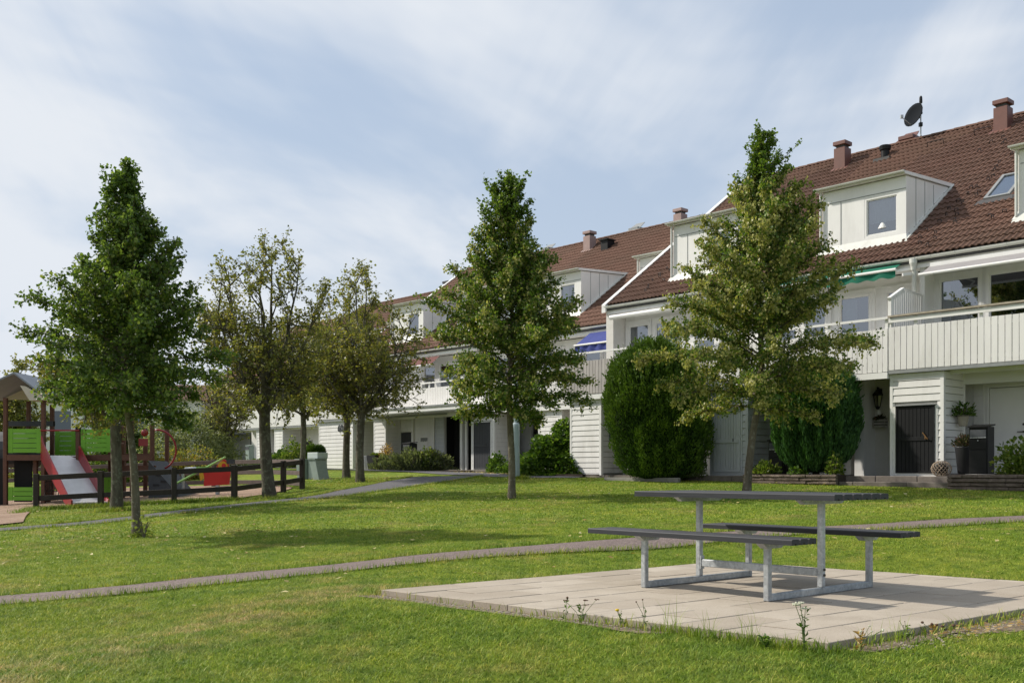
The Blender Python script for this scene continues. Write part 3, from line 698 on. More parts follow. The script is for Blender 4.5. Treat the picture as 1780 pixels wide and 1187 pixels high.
        if rest:
            base = np.array(tv); base[:, 0] *= cw / .30; Rm = np.array([[1, 0, 0], [0, CS, -SN], [0, SN, CS]]); base = base @ Rm.T
            V = np.concatenate([base + np.array(q) + np.array((0, 0, rg.uniform(-.004, .004))) for q in rest]); F = np.array(tf); k = len(tv)
            F = np.concatenate([F + i * k for i in range(len(rest))]); o = np_mesh('tile_field', V, F, M['tile'], parent=rf); tag(o, kind='stuff')
        nr = int(w_ / .37)
        for k in range(nr):
            o = bpy.data.objects.new('ridge_tile', RIDGE_ME); COL.objects.link(o); o.parent = rf; o.location = (k * w_ / nr, RIDGEY, rz_(RIDGEY) + .0); o.scale = (w_ / nr / .38, 1, 1); o.rotation_euler = (0, rg.uniform(-.01, .01), 0)
        if verge:   # white bargeboard up the left end, with the end wall below it
            mb = MB(); mb.prism([(-.09, ROOFY0 - .12, rz_(ROOFY0 - .12) - .16), (-.09, ROOFY0 - .12, rz_(ROOFY0 - .12) + .10), (-.09, RIDGEY, rz_(RIDGEY) + .10), (-.09, RIDGEY, rz_(RIDGEY) - .16)], (.16, 0, 0)); h.b(mb, 'bargeboard', M['white2'])
            mb = MB(); mb.prism([(-.02, 1.62, 3.3), (-.02, 1.62, 6.25), (-.02, RIDGEY, rz_(RIDGEY) - .2), (-.02, 14, rz_(RIDGEY) - .2 - .704 * 4.8), (-.02, 14, .3), (-.02, 2.1, .3)], (.10, 0, 0)); h.b(mb, 'end_wall', M['render'])
        return rf
    def eave(h, brackets=True):
        w_ = h.w; mb = MB(); n = 6
        gy, gz_ = ROOFY0 - .07, rz_(ROOFY0) - .045
        pr = [(gy - .062 * math.cos(math.pi * k / n), gz_ - .072 * math.sin(math.pi * k / n)) for k in range(n + 1)] 
        mb.prism([(0, a, b) for a, b in pr] + [(0, a, b) for a, b in [(gy + .052, gz_), (gy + .04, gz_ - .035), (gy, gz_ - .058), (gy - .04, gz_ - .035), (gy - .052, gz_)]], (w_, 0, 0))
        g = h.b(mb, 'gutter', M['gutter'])
        if brackets:
            k = .3
            while k < w_:
                mb = MB(); mb.tube([(k, gy - .066 * math.cos(math.pi * j / 6), gz_ - .077 * math.sin(math.pi * j / 6)) for j in range(7)], .006, 4); mb.build('bracket', M['gutter'], g); k += .6
        h.B('fascia', M['white2'], (0, w_, ROOFY0 + .0, ROOFY0 + .04, rz_(ROOFY0) - .30, rz_(ROOFY0) - .03), (0, w_, ROOFY0 + .04, 2.1, rz_(ROOFY0) - .27, rz_(ROOFY0) - .24))
    def dormer(h, x0, x1, wx0=None, wx1=None, win=True, curtain=None):
        y = 2.49; zb, zt_ = rz_(y) - .02, 8.66; d = MB(); T = .07
        if wx0 is None: wx0, wx1 = x1 - 1.16, x1 - .21
        wz0, wz1 = 7.22, 8.27
        d.box(x0, wx0, y, y + T, zb, zt_); d.box(wx1, x1, y, y + T, zb, zt_); d.box(wx0, wx1, y, y + T, zb, wz0); d.box(wx0, wx1, y, y + T, wz1, zt_)
        ye = (8.80 - rz_(0)) / .704
        for x in (x0, x1 - .06): d.prism([(x, y + T, rz_(y + T) - .05), (x, y + T, zt_), (x, ye, 8.80), (x, ye, rz_(ye) - .05)], (.06, 0, 0))
        do = h.b(d, 'dormer', M['white2'])
        e = MB(); e.prism([(x0 - .12, y - .16, zt_ + .01), (x0 - .12, y - .16, zt_ + .09), (x0 - .12, ye + .15, 8.93), (x0 - .12, ye + .15, 8.83)], (x1 - x0 + .17, 0, 0)); h.b(e, 'dormer_roof', M['white2'], do)
        e = MB(); gy, gz_ = y - .215, zt_ + .085
        pr = [(gy - .05 * math.cos(math.pi * k / 6), gz_ - .055 * math.sin(math.pi * k / 6)) for k in range(7)]
        e.prism([(x0 - .14, a, b) for a, b in pr], (x1 - x0 + .2, 0, 0)); h.b(e, 'dormer_gutter', M['gutter'], do)
        e = MB(); e.box(x0 + .06, x1, y - .012, y - .0015, wz1 + .06, wz1 + .075); e.box(x0 + .55, x0 + .565, y - .010, y - .0015, zb + .12, wz1 + .06)
        for q in (.45, .95, 1.45): e.box(x1 + .0015, x1 + .010, y + T + q, y + T + q + .012, rz_(y + q) + .05, zt_ + .03)
        h.b(e, 'joint_trim', M['greymetal'], do)
        e = MB(); e.bar((x1 + .05, y - .10, rz_(y - .10) + .055), (x1 + .05, ye, rz_(ye) + .055), .11, .05, (1, 0, 0) if False else (0, 0, 1)); e.bar((x0 - .05, y - .10, rz_(y - .1) + .055), (x0 - .05, ye, rz_(ye) + .055), .11, .05)
        e.hexa([(x0 - .1, y - .16, rz_(y - .16) + .035), (x1 + .1, y - .16, rz_(y - .16) + .035), (x1 + .1, y - .002, rz_(y) + .03), (x0 - .1, y - .002, rz_(y) + .03), (x0 - .1, y - .155, rz_(y - .16) + .05), (x1 + .1, y - .155, rz_(y - .16) + .05), (x1 + .0, y - .002, rz_(y) + .16), (x0, y - .002, rz_(y) + .16)])
        h.b(e, 'flashing', M['gutter'], do)
        e = MB(); e.tube([(x0 - .02, y - .06, zt_ + .03), (x0 - .02, y - .06, zb + .1)], .035, 8); h.b(e, 'downpipe', M['gutter'], do)
        e = MB(); e.box(x0 + .08, x1 - .08, y + .6, y + .63, zb, zt_ - .02); e.box(x0 + .08, x1 - .08, y + T + .01, y + .6, zb + .10, zb + .13); h.b(e, 'room', M['inner'], do)
        h.window(wx0, wx1, wz0, wz1, y + .025, parent=do, fr=.05, curtain=curtain)
        return do
    def chimney(h, x, y, top, wd=.41, mat='copper', name='chimney'):
        z0 = rz_(y - wd / 2) - .1; c = MB(); c.box(x - wd / 2, x + wd / 2, y - wd / 2, y + wd / 2, z0, top - .22)
        o = h.b(c, name, M[mat], bevel=.01)
        c = MB(); c.box(x - wd * .36, x + wd * .36, y - wd * .36, y + wd * .36, top - .22, top - .13); h.b(c, 'neck', M['lead'], o)
        c = MB(); c.box(x - wd * .56, x + wd * .56, y - wd * .56, y + wd * .56, top - .13, top); h.b(c, 'cap', M[mat], o, bevel=.012)
        c = MB(); a = wd * .78; yb, yt = y - a, y + wd / 2
        c.hexa([(x - a, yb, rz_(yb) + .04), (x + a, yb, rz_(yb) + .04), (x + wd / 2, yt, rz_(yt) + .05), (x - wd / 2, yt, rz_(yt) + .05), (x - a, yb, rz_(yb) + .055), (x + a, yb, rz_(yb) + .055), (x + wd / 2, yt, rz_(yt) + .08), (x - wd / 2, yt, rz_(yt) + .08)])
        h.b(c, 'flashing', M[mat], o)
    def balcony(h, x0, x1, mat='white', zb=3.40, zt_=4.39, rail='white', beam=False, split=True, steel=True, bw=.147):
        d = MB(); d.box(x0, x1, -.02, 2.1, 3.36, 3.44); d.box(x0, x1, .35, .43, 3.24, 3.36)
        o = h.b(d, 'balcony', M['white2'])
        if steel: h.B('edge_profile', M['greymetal'], (x0, x1, -.10, -.021, 3.30, 3.375), parent=o)
        if beam: h.B('edge_beam', M['white2'], (x0, x1, -.12, -.021, 3.20, 3.345), parent=o)
        n = max(1, round((x1 - x0) / bw)); s_ = (x1 - x0) / n
        if split:
            mb = MB(); mb.box(.008, s_ - .008, -.10, -.078, 0, zt_ - zb); me = mb.mesh('board', M[mat])
            for k in range(n):
                q = bpy.data.objects.new('board', me); COL.objects.link(q); q.parent = o; q.location = (x0 + k * s_, rg.uniform(-.002, .002), zb + rg.uniform(-.004, .004)); q.rotation_euler = (0, rg.uniform(-.002, .002), 0)
        else:
            mb = MB()
            for k in range(n): mb.box(x0 + k * s_ + .007, x0 + (k + 1) * s_ - .007, -.10, -.078, zb, zt_)
            tag(h.b(mb, 'board_panel', M[mat], o), kind='stuff')
        mb = MB(); mb.box(x0, x1, -.077, -.05, zb + .12, zb + .2); mb.box(x0, x1, -.077, -.05, zt_ - .17, zt_ - .08); h.b(mb, 'batten', M[mat], o)
        if rail == 'wood':
            h.B('rail_cap', M['railwood'], (x0, x1, -.14, .02, 4.625, 4.665), parent=o); h.B('rail', M['white2'], (x0, x1, -.10, -.06, 4.50, 4.60), parent=o)
        else: h.B('rail', M['white2'], (x0, x1, -.10, -.05, 4.60, 4.655), parent=o)
        k = x0 + .6
        while k < x1: h.B('rail_post', M['white2'], (k, k + .07, -.05, -.01, 3.45, 4.60 if rail != 'wood' else 4.62), parent=o); k += 1.5
        return o
    def screen(h, x, mat='white'):
        o = h.B('privacy_screen', M['white2'], (x - .04, x + .04, -.03, .06, 3.45, 5.08))
        def top(y): return 5.06 + .30 * min(1, max(0, y / .62)) - .02 * max(0, y - .7)
        mb = MB(); mb.bar((x, -.06, 5.08), (x, .62, 5.40), .09, .05); mb.bar((x, .62, 5.395), (x, 1.9, 5.345), .05, .03); h.b(mb, 'cap', M['white2'], o)
        n = 17
        for k in range(n):
            a, b = .07 + k * .108, .07 + k * .108 + .092; mb = MB(); mb.prism([(x + .005, a, 3.46), (x + .005, b, 3.46), (x + .005, b, top(b)), (x + .005, a, top(a))], (.02, 0, 0)); h.b(mb, 'board', M[mat], o)
    def shed(h, x0, x1, depth, zt_=3.30, mat='white', door=None, doormat='black_door', split=True, zb=None, bh=.168, sidebox=True, ybase=0.0, trim='white2', latch=None):
        zb = (h.gz - h.dz) if zb is None else zb
        y0 = ybase; o = h.B('storage_shed', M['jointgap'], (x0 + .02, x1 - .02, y0 + .02, y0 + depth, zb - .3, zt_))
        n = int(round((zt_ - zb - .06) / bh)); s_ = (zt_ - zb - .06) / n; J = MB()
        def addb(*a, **k):
            if split: mb = MB(); clap(mb, *a, **k); h.b(mb, 'board', M[mat], o)
            else: clap(J, *a, gp=.003, **k)
        for k in range(n):
            z = zb + .06 + k * s_
            if door and z < door[3] and z + s_ > door[2]:
                za, zb2 = z, z + s_
                if door[0] - .05 > x0 + .08: addb(x0 + .07, door[0] - .05, za, zb2, y0 + .02)
                if x1 - .08 > door[1] + .05: addb(door[1] + .05, x1 - .07, za, zb2, y0 + .02)
            else: addb(x0 + .07, x1 - .07, z, z + s_, y0 + .02)
            addb(y0 + .09, y0 + depth - .06, z, z + s_, x1 - .02, axis='y')
        if not split: tag(h.b(J, 'siding', M[mat], o), kind='stuff')
        T = MB(); T.box(x0, x0 + .07, y0 - .012, y0 + .02, zb, zt_); T.box(x1 - .07, x1 + .012, y0 - .012, y0 + .09, zb, zt_); T.box(x1 - .019, x1 + .010, y0 + depth - .06, y0 + depth + .03, zb, zt_); T.box(x0 + .07, x1 - .07, y0 - .010, y0 + .02, zb, zb + .06); T.box(x0 + .07, x1 - .07, y0 - .018, y0 + .019, zt_ - .07, zt_)
        h.b(T, 'corner_trim', M[trim], o)
        if door:
            a, b, c, d = door; T = MB(); T.box(a - .06, a - .001, y0 - .018, y0 + .019, c, d); T.box(b + .001, b + .06, y0 - .018, y0 + .019, c, d); T.box(a - .06, b + .06, y0 - .015, y0 + .019, c - .045, c - .001); h.b(T, 'door_casing', M[trim], o)
            T = MB(); nb = 9; s2 = (b - a - .10) / nb; y = y0
            T.box(a, a + .05, y - .040, y + .019, c, d); T.box(b - .05, b, y - .040, y + .019, c, d); T.box(a + .05, b - .05, y - .038, y + .019, d - .06, d); T.box(a + .05, b - .05, y - .038, y + .019, c, c + .05)
            for k in range(nb):
                T.box(a + .05 + k * s2 + .004, a + .05 + (k + 1) * s2 - .004, y - .028, y + .015, c + .05, d - .06)
            T.box(a + .05, b - .05, y - .045, y - .029, c + (d - c) * .48, c + (d - c) * .48 + .09)
            do = h.b(T, 'shed_door', M[doormat], bevel=.003)
            h.B('drip_board', M['greymetal' if doormat == 'black_door' else trim], (a - .03, b + .03, y - .07, y + .019, d + .005, d + .03), parent=do)
            h.B('handle', M['handle'] if latch else M['bolt'], (b - .22, b - .2, y - .065, y - .046, c + (d - c) * .5, c + (d - c) * .5 + .08), parent=do)
            if latch:
                mb = MB(); mb.bar((b - .27, y - .06, c + (d - c) * .60), (b - .15, y - .06, c + (d - c) * .50), .02, .03, (0, 1, 0)); h.b(mb, 'latch', M['handle'], do)
        return o
    def siding(h, name, x0, x1, z0, z1, y, mat='white', bh=.168, axis='x'):
        J = MB(); n = int((z1 - z0) / bh)
        for k in range(n): clap(J, x0, x1, z0 + k * bh, z0 + (k + 1) * bh, y, axis=axis, gp=.003)
        return tag(h.b(J, name, M[mat]), kind='stuff')
    def awning(h, x0, x1, cloth, bar_y, bar_z, top_y=1.5, top_z=5.98, valance=0, rr=.035, arms=True, sag=0):
        mb = MB(); n = 10
        P0 = [(x0 + (x1 - x0) * k / n) for k in range(n + 1)]
        for k in range(n):
            w1 = .006 * math.sin(k * 2.1); w2 = .006 * math.sin((k + 1) * 2.1)
            mb.hexa([(P0[k], bar_y, bar_z + w1), (P0[k + 1], bar_y, bar_z + w2), (P0[k + 1], top_y, top_z), (P0[k], top_y, top_z), (P0[k], bar_y, bar_z + w1 + .006), (P0[k + 1], bar_y, bar_z + w2 + .006), (P0[k + 1], top_y, top_z + .006), (P0[k], top_y, top_z + .006)])
        o = h.b(mb, 'awning', M[cloth])
        mb = MB(); mb.tube([(x0 - .03, bar_y, bar_z), (x1 + .03, bar_y, bar_z)], rr, 10); h.b(mb, 'front_bar', M['white2'], o, smooth=False)
        if valance:
            mb = MB(); n = 60
            f = lambda k: (x0 + (x1 - x0) * k / n, bar_y + .01 + .018 * math.sin(k * .75), bar_z - .03), 
            for k in range(n):
                pa = [(x0 + (x1 - x0) * j / n, bar_y + .015 + .022 * math.sin(j * .55), z) for j in (k, k + 1) for z in (bar_z - .02, bar_z - valance - .022 * math.sin(j * .9))]
                mb.quad(pa[1], pa[3], pa[2], pa[0])
            h.b(mb, 'valance', M[cloth], o)
        if arms:
            for x in (x0 + .15, x1 - .15):
                mb = MB(); mb.bar((x, top_y + .25, top_z - .12), (x + .25, (top_y + bar_y) / 2, (top_z + bar_z) / 2 - .1), .03, .04); mb.bar((x + .25, (top_y + bar_y) / 2, (top_z + bar_z) / 2 - .1), (x, bar_y, bar_z - .02), .03, .04); h.b(mb, 'arm', M['white2'], o)
        return o
    def interior(h, z0=3.45, z1=6.0, y=3.6):
        mb = MB(); mb.quad((0.05, y, z0), (h.w - .05, y, z0), (h.w - .05, y, z1), (.05, y, z1)); mb.quad((.05, 2.25, z0), (h.w - .05, 2.25, z0), (h.w - .05, y, z0), (.05, y, z0)); mb.quad((.05, 2.25, z1), (h.w - .05, 2.25, z1), (h.w - .05, y, z1), (.05, y, z1))
        for x in (.05, h.w - .05): mb.quad((x, 2.25, z0), (x, y, z0), (x, y, z1), (x, 2.25, z1))
        h.b(mb, 'room', M['inner'])
    def bodywalls(h, mat='white2'):   # back and side walls so that the house is closed
        h.B('back_wall', M[mat], (0, h.w, 13.9, 14.0, .3, 7.2)); 

WA = 5.2
def upper(h, ops, mat='white2', wins=None):
    h.wall('upper_wall', M[mat], 0, h.w, 3.44, 6.02, 2.1, 2.24, ops)
    for k, q in enumerate(ops):
        kw = (wins or {}).get(k, {}); h.window(q[0], q[1], q[2], q[3], 2.08, fr=.07, **kw)
        h.B('window_casing', M[mat], (q[0] - .09, q[0] - .002, 2.065, 2.099, q[2], q[3] + .09), (q[1] + .002, q[1] + .09, 2.065, 2.099, q[2], q[3] + .09), (q[0] - .002, q[1] + .002, 2.062, 2.099, q[3] + .002, q[3] + .09))

# --- nearest house (only its left half is in the picture)
h = House('terraced_house', 'nearest white house, with the black storage door and the grey awning over its balcony', 0, WA, 0, .90, 0, 1)
h.roof((WA - 3.26, WA - .85), (.55, 1.25, 3.75, 5.05)); h.eave(); h.dormer(WA - 3.26, WA - .85)
upper(h, [(.16, 1.26, 3.5, 5.80), (1.36, 2.9, 3.5, 5.80), (3.1, 4.6, 3.5, 5.80)], wins={0: dict(curtain=[(.02, .22)]), 1: dict()}); h.interior()
h.balcony(0.01, WA, 'white', zb=3.385, rail='wood'); h.screen(0.0)
h.shed(.0, 1.28, 1.08, 3.29, door=(.15, 1.09, .97, 2.53), latch=True)
h.B('porch_beam', M['white2'], (1.275, WA, 1.04, 1.14, 3.04, 3.35))
h.wall('porch_wall', M['white2'], 0, WA, .6, 3.36, 1.78, 1.9, [(1.52, 2.50, .92, 3.02)])
h.siding('siding', 1.2, 1.44, .95, 3.2, 1.78)
h.B('door_gap_shade', M['dark'], (1.54, 2.48, 1.86, 1.87, .93, 3.0)); d = h.B('entrance_door', M['white2'], (1.568, 2.452, 1.80, 1.84, .96, 2.972), bevel=.005); h.B('door_frame', M['white2'], (1.50, 1.555, 1.76, 1.85, .92, 3.04), (2.465, 2.52, 1.76, 1.85, .92, 3.04), (1.555, 2.465, 1.76, 1.85, 2.985, 3.04))  # near-black sheet behind the door paints shade into the gap lines
mb = MB(); mb.tube([(2.34, 1.80, 1.93), (2.34, 1.76, 1.93)], .022, 8); mb.bar((2.35, 1.75, 1.93), (2.21, 1.75, 1.93), .02, .02); h.b(mb, 'handle', M['bolt'], d)
mb = MB(); mb.tube([(2.34, 1.80, 2.10), (2.34, 1.785, 2.10)], .03, 8); h.b(mb, 'lock', M['bolt'], d)
h.awning(.28, 4.95, 'awn_grey', .92, 5.73, 1.50, 6.03, rr=.038)
h.B('awning_rail', M['white2'], (.30, 4.95, 1.40, 1.515, 5.98, 6.075))
mb = MB(); mb.tube([(.26, 1.42, 5.9), (.26, 1.42, 5.6)], .01, 5); h.bodywalls()
h.chimney(WA - .8, 8.3, 12.0)
# roof window beside the dormer: frame and pane lying in the slope
mb = MB(); x0, x1, ya, yb = .58, 1.24, 3.80, 5.0
def sl(x, y, o): return (x, y - o * SN, rz_(y) + o * CS)
for q in ((x0, x1, ya, ya + .07), (x0, x1, yb - .07, yb), (x0, x0 + .08, ya + .07, yb - .07), (x1 - .08, x1, ya + .07, yb - .07)):
    mb.hexa([sl(q[0], q[2], .0), sl(q[1], q[2], .0), sl(q[1], q[3], .0), sl(q[0], q[3], .0), sl(q[0], q[2], .10), sl(q[1], q[2], .10), sl(q[1], q[3], .10), sl(q[0], q[3], .10)])
rw = h.b(mb, 'roof_window', M['greymetal']); mb = MB(); mb.quad(sl(x0 + .08, ya + .07, .07), sl(x1 - .08, ya + .07, .07), sl(x1 - .08, yb - .07, .07), sl(x0 + .08, yb - .07, .07)); h.b(mb, 'pane', M['glass'], rw)
mb = MB(); mb.quad(sl(x0 + .08, ya + .07, .02), sl(x1 - .08, ya + .07, .02), sl(x1 - .08, yb - .07, .02), sl(x0 + .08, yb - .07, .02)); h.b(mb, 'blind', M['curtain'], rw)
mb = MB(); mb.hexa([sl(x0 - .15, ya - .2, .04), sl(x1 + .15, ya - .2, .04), sl(x1 + .15, ya, .04), sl(x0 - .15, ya, .04), sl(x0 - .15, ya - .2, .055), sl(x1 + .15, ya - .2, .055), sl(x1 + .05, ya, .07), sl(x0 - .05, ya, .07)]); h.b(mb, 'flashing', M['lead'], rw)
H1 = h
def roof_hooks(h, pts, label='dark bent roof hooks'):
    g_ = random.Random(9)
    for x, y in pts:
        mb = MB(); a = g_.uniform(.06, .12); r0 = rz_(y) + .05; mb.tube([(x, y, r0), (x + .02, y - .02, r0 + .07), (x + a, y - .03, r0 + .065), (x + a + .01, y - .05, r0 + .0)], .012, 4, cap=False); h.b(mb, 'roof_hook', M['black'], h.rf)
gh = random.Random(4)
roof_hooks(H1, [(gh.uniform(-.1, .28), 1.9 + .27 * k + gh.uniform(-.08, .08)) for k in range(17)] + [(.95 + gh.uniform(0, .5), 2.7 + .1 * k) for k in range(3)])
for (xa, ya) in ((.55, 8.2), (1.9, 8.3)):
    mb = MB(); z_ = rz_(ya) + .06; mb.tube([(xa, ya, z_), (xa, ya - .05, z_ + .14), (xa + .5, ya - .05, z_ + .14), (xa + .5, ya, z_)], .014, 5, cap=False); h.b(mb, 'step_iron', M['black'], h.rf)

# --- second house, the green awning
h = House('terraced_house', 'white house with the green awning, second from the right, its dormer window in full view', 5.2, WA, 0, .90, 0, 1)
h.roof((WA - 3.26, WA - .85)); h.eave(); h.dormer(WA - 3.26, WA - .85, curtain=[(0.0, 1.0)])
upper(h, [(.75, 1.45, 3.5, 5.66), (1.55, 2.35, 3.5, 5.66), (2.64, 3.62, 3.5, 5.70), (3.98, 4.83, 3.5, 5.70)], wins={2: dict(curtain=[(.0, .25), (.25, .5)]), 1: dict(curtain=[(.0, .3), (.7, 1)]), 0: dict(curtain=[(0, .3), (.3, .5)])}); h.interior()
h.balcony(0, WA - .01, 'white', zb=3.36, zt_=4.37, rail='thin', beam=True, steel=False, bw=.13)
h.shed(.0, 1.22, 1.08, 3.19, mat='greyw', door=(.14, 1.0, 1.0, 2.62), doormat='greyw', trim='greyw')
h.wall('porch_wall', M['render'], 0, WA, .6, 3.36, 1.55, 1.7, [(2.5, 3.35, .92, 3.0)])
h.siding('siding', 1.25, 2.4, .95, 3.1, 1.55, mat='greyw')
h.B('entrance_door', M['white2'], (2.52, 3.33, 1.58, 1.62, .93, 2.98)); h.B('porch_post', M['white2'], (WA - 1.46, WA - 1.20, .98, 1.549, .6, 3.36), (WA - 1.9, WA - 1.75, 1.30, 1.549, .6, 3.36))
h.awning(1.1, WA - .48, 'awn_green', 1.16, 6.00, 1.47, 6.17, valance=.19, rr=.034, arms=False)
mb = MB(); mb.bar((WA - .5, 1.25, 5.97), (WA - .18, 1.5, 6.02), .04, .05); mb.bar((WA - .3, 1.2, 5.85), (WA - .12, 1.62, 5.93), .05, .07); h.b(mb, 'awning_arm', M['white2'])
d = MB(); d.lathe([(.055, 4.2), (.055, 5.98)], (WA - .14, 1.48), 12); dp = h.b(d, 'downpipe', M['gutter'], smooth=False)
d = MB(); d.lathe([(.055, 5.97), (.06, 6.05), (.095, 6.14), (.095, 6.24)], (WA - .14, 1.44), 12); h.b(d, 'funnel', M['gutter'], dp)
h.B('party_wall', M['white2'], (WA - .05, WA + .07, 1.60, 2.1, 3.44, 6.04)); h.bodywalls()
h.chimney(WA - .82, 8.45, 12.02); 
mb = MB(); x, y = WA - 4.28 + .02, 0; 
h.chimney(WA - 4.28, 9.55, 12.02, .46, 'copper')
mb = MB(); mb.lathe([(.13, 10.9), (.13, 11.35), (.17, 11.38), (.19, 11.5), (.165, 11.52)], (WA - 4.49 + 0.0, 8.35), 12); v_ = h.b(mb, 'roof_vent', M['black'])
mb = MB(); mb.box(WA - 4.75, WA - 4.2, 8.05, 8.6, rz_(8.05) - .1, rz_(8.2) + .05); h.b(mb, 'flashing', M['lead'], v_)
H2 = h
roof_hooks(H2, [(WA - gh.uniform(.0, .5), 2.0 + .33 * k) for k in range(9)] + [(WA - gh.uniform(.3, 1.1), 7.0 + .15 * k) for k in range(5)])
for (xa, ya) in ((2.2, 8.2), (3.6, 8.3)):
    mb = MB(); z_ = rz_(ya) + .06; mb.tube([(xa, ya, z_), (xa, ya - .05, z_ + .14), (xa + .5, ya - .05, z_ + .14), (xa + .5, ya, z_)], .014, 5, cap=False); h.b(mb, 'step_iron', M['black'], h.rf)

# --- third house, left end of the nearest block
h = House('terraced_house', 'third white house, left end of the nearest block, with grey balcony boards', 10.4, WA, 0, .90, 0, 3)
h.roof((WA - 3.26, WA - .85), verge=True); h.eave(); h.dormer(WA - 3.26, WA - .85); h.chimney(WA - .86, 8.45, 12.02)
upper(h, [(.42, 1.35, 3.5, 5.72), (1.5, 2.6, 3.5, 5.72), (3.0, 3.9, 3.5, 5.72)], wins={0: dict(blind=True), 1: dict(blind=True)}); h.interior()
h.balcony(-.35, WA - .01, 'weather', zb=3.38, zt_=4.38, rail='thin', beam=True, steel=False, bw=.125)
h.B('end_fin', M['render'], (.0, .30, 1.52, 2.099, 3.44, 6.0))
mb = MB(); mb.tube([(.32, 1.36, 5.88), (3.6, 1.36, 5.88)], .075, 12); h.b(mb, 'awning_case', M['white2'], smooth=False)
h.shed(-.13, 1.17, 1.08, 3.24, split=True)
h.wall('porch_wall', M['white2'], 0, WA, .6, 3.36, 1.6, 1.75, [(1.35, 2.2, .92, 2.95)])
h.B('entrance_door', M['anthra'], (1.37, 2.18, 1.62, 1.66, .93, 2.93)); h.bodywalls()
H3 = h
roof_hooks(H3, [(gh.uniform(.9, 1.6), 1.9 + .16 * k) for k in range(10)])

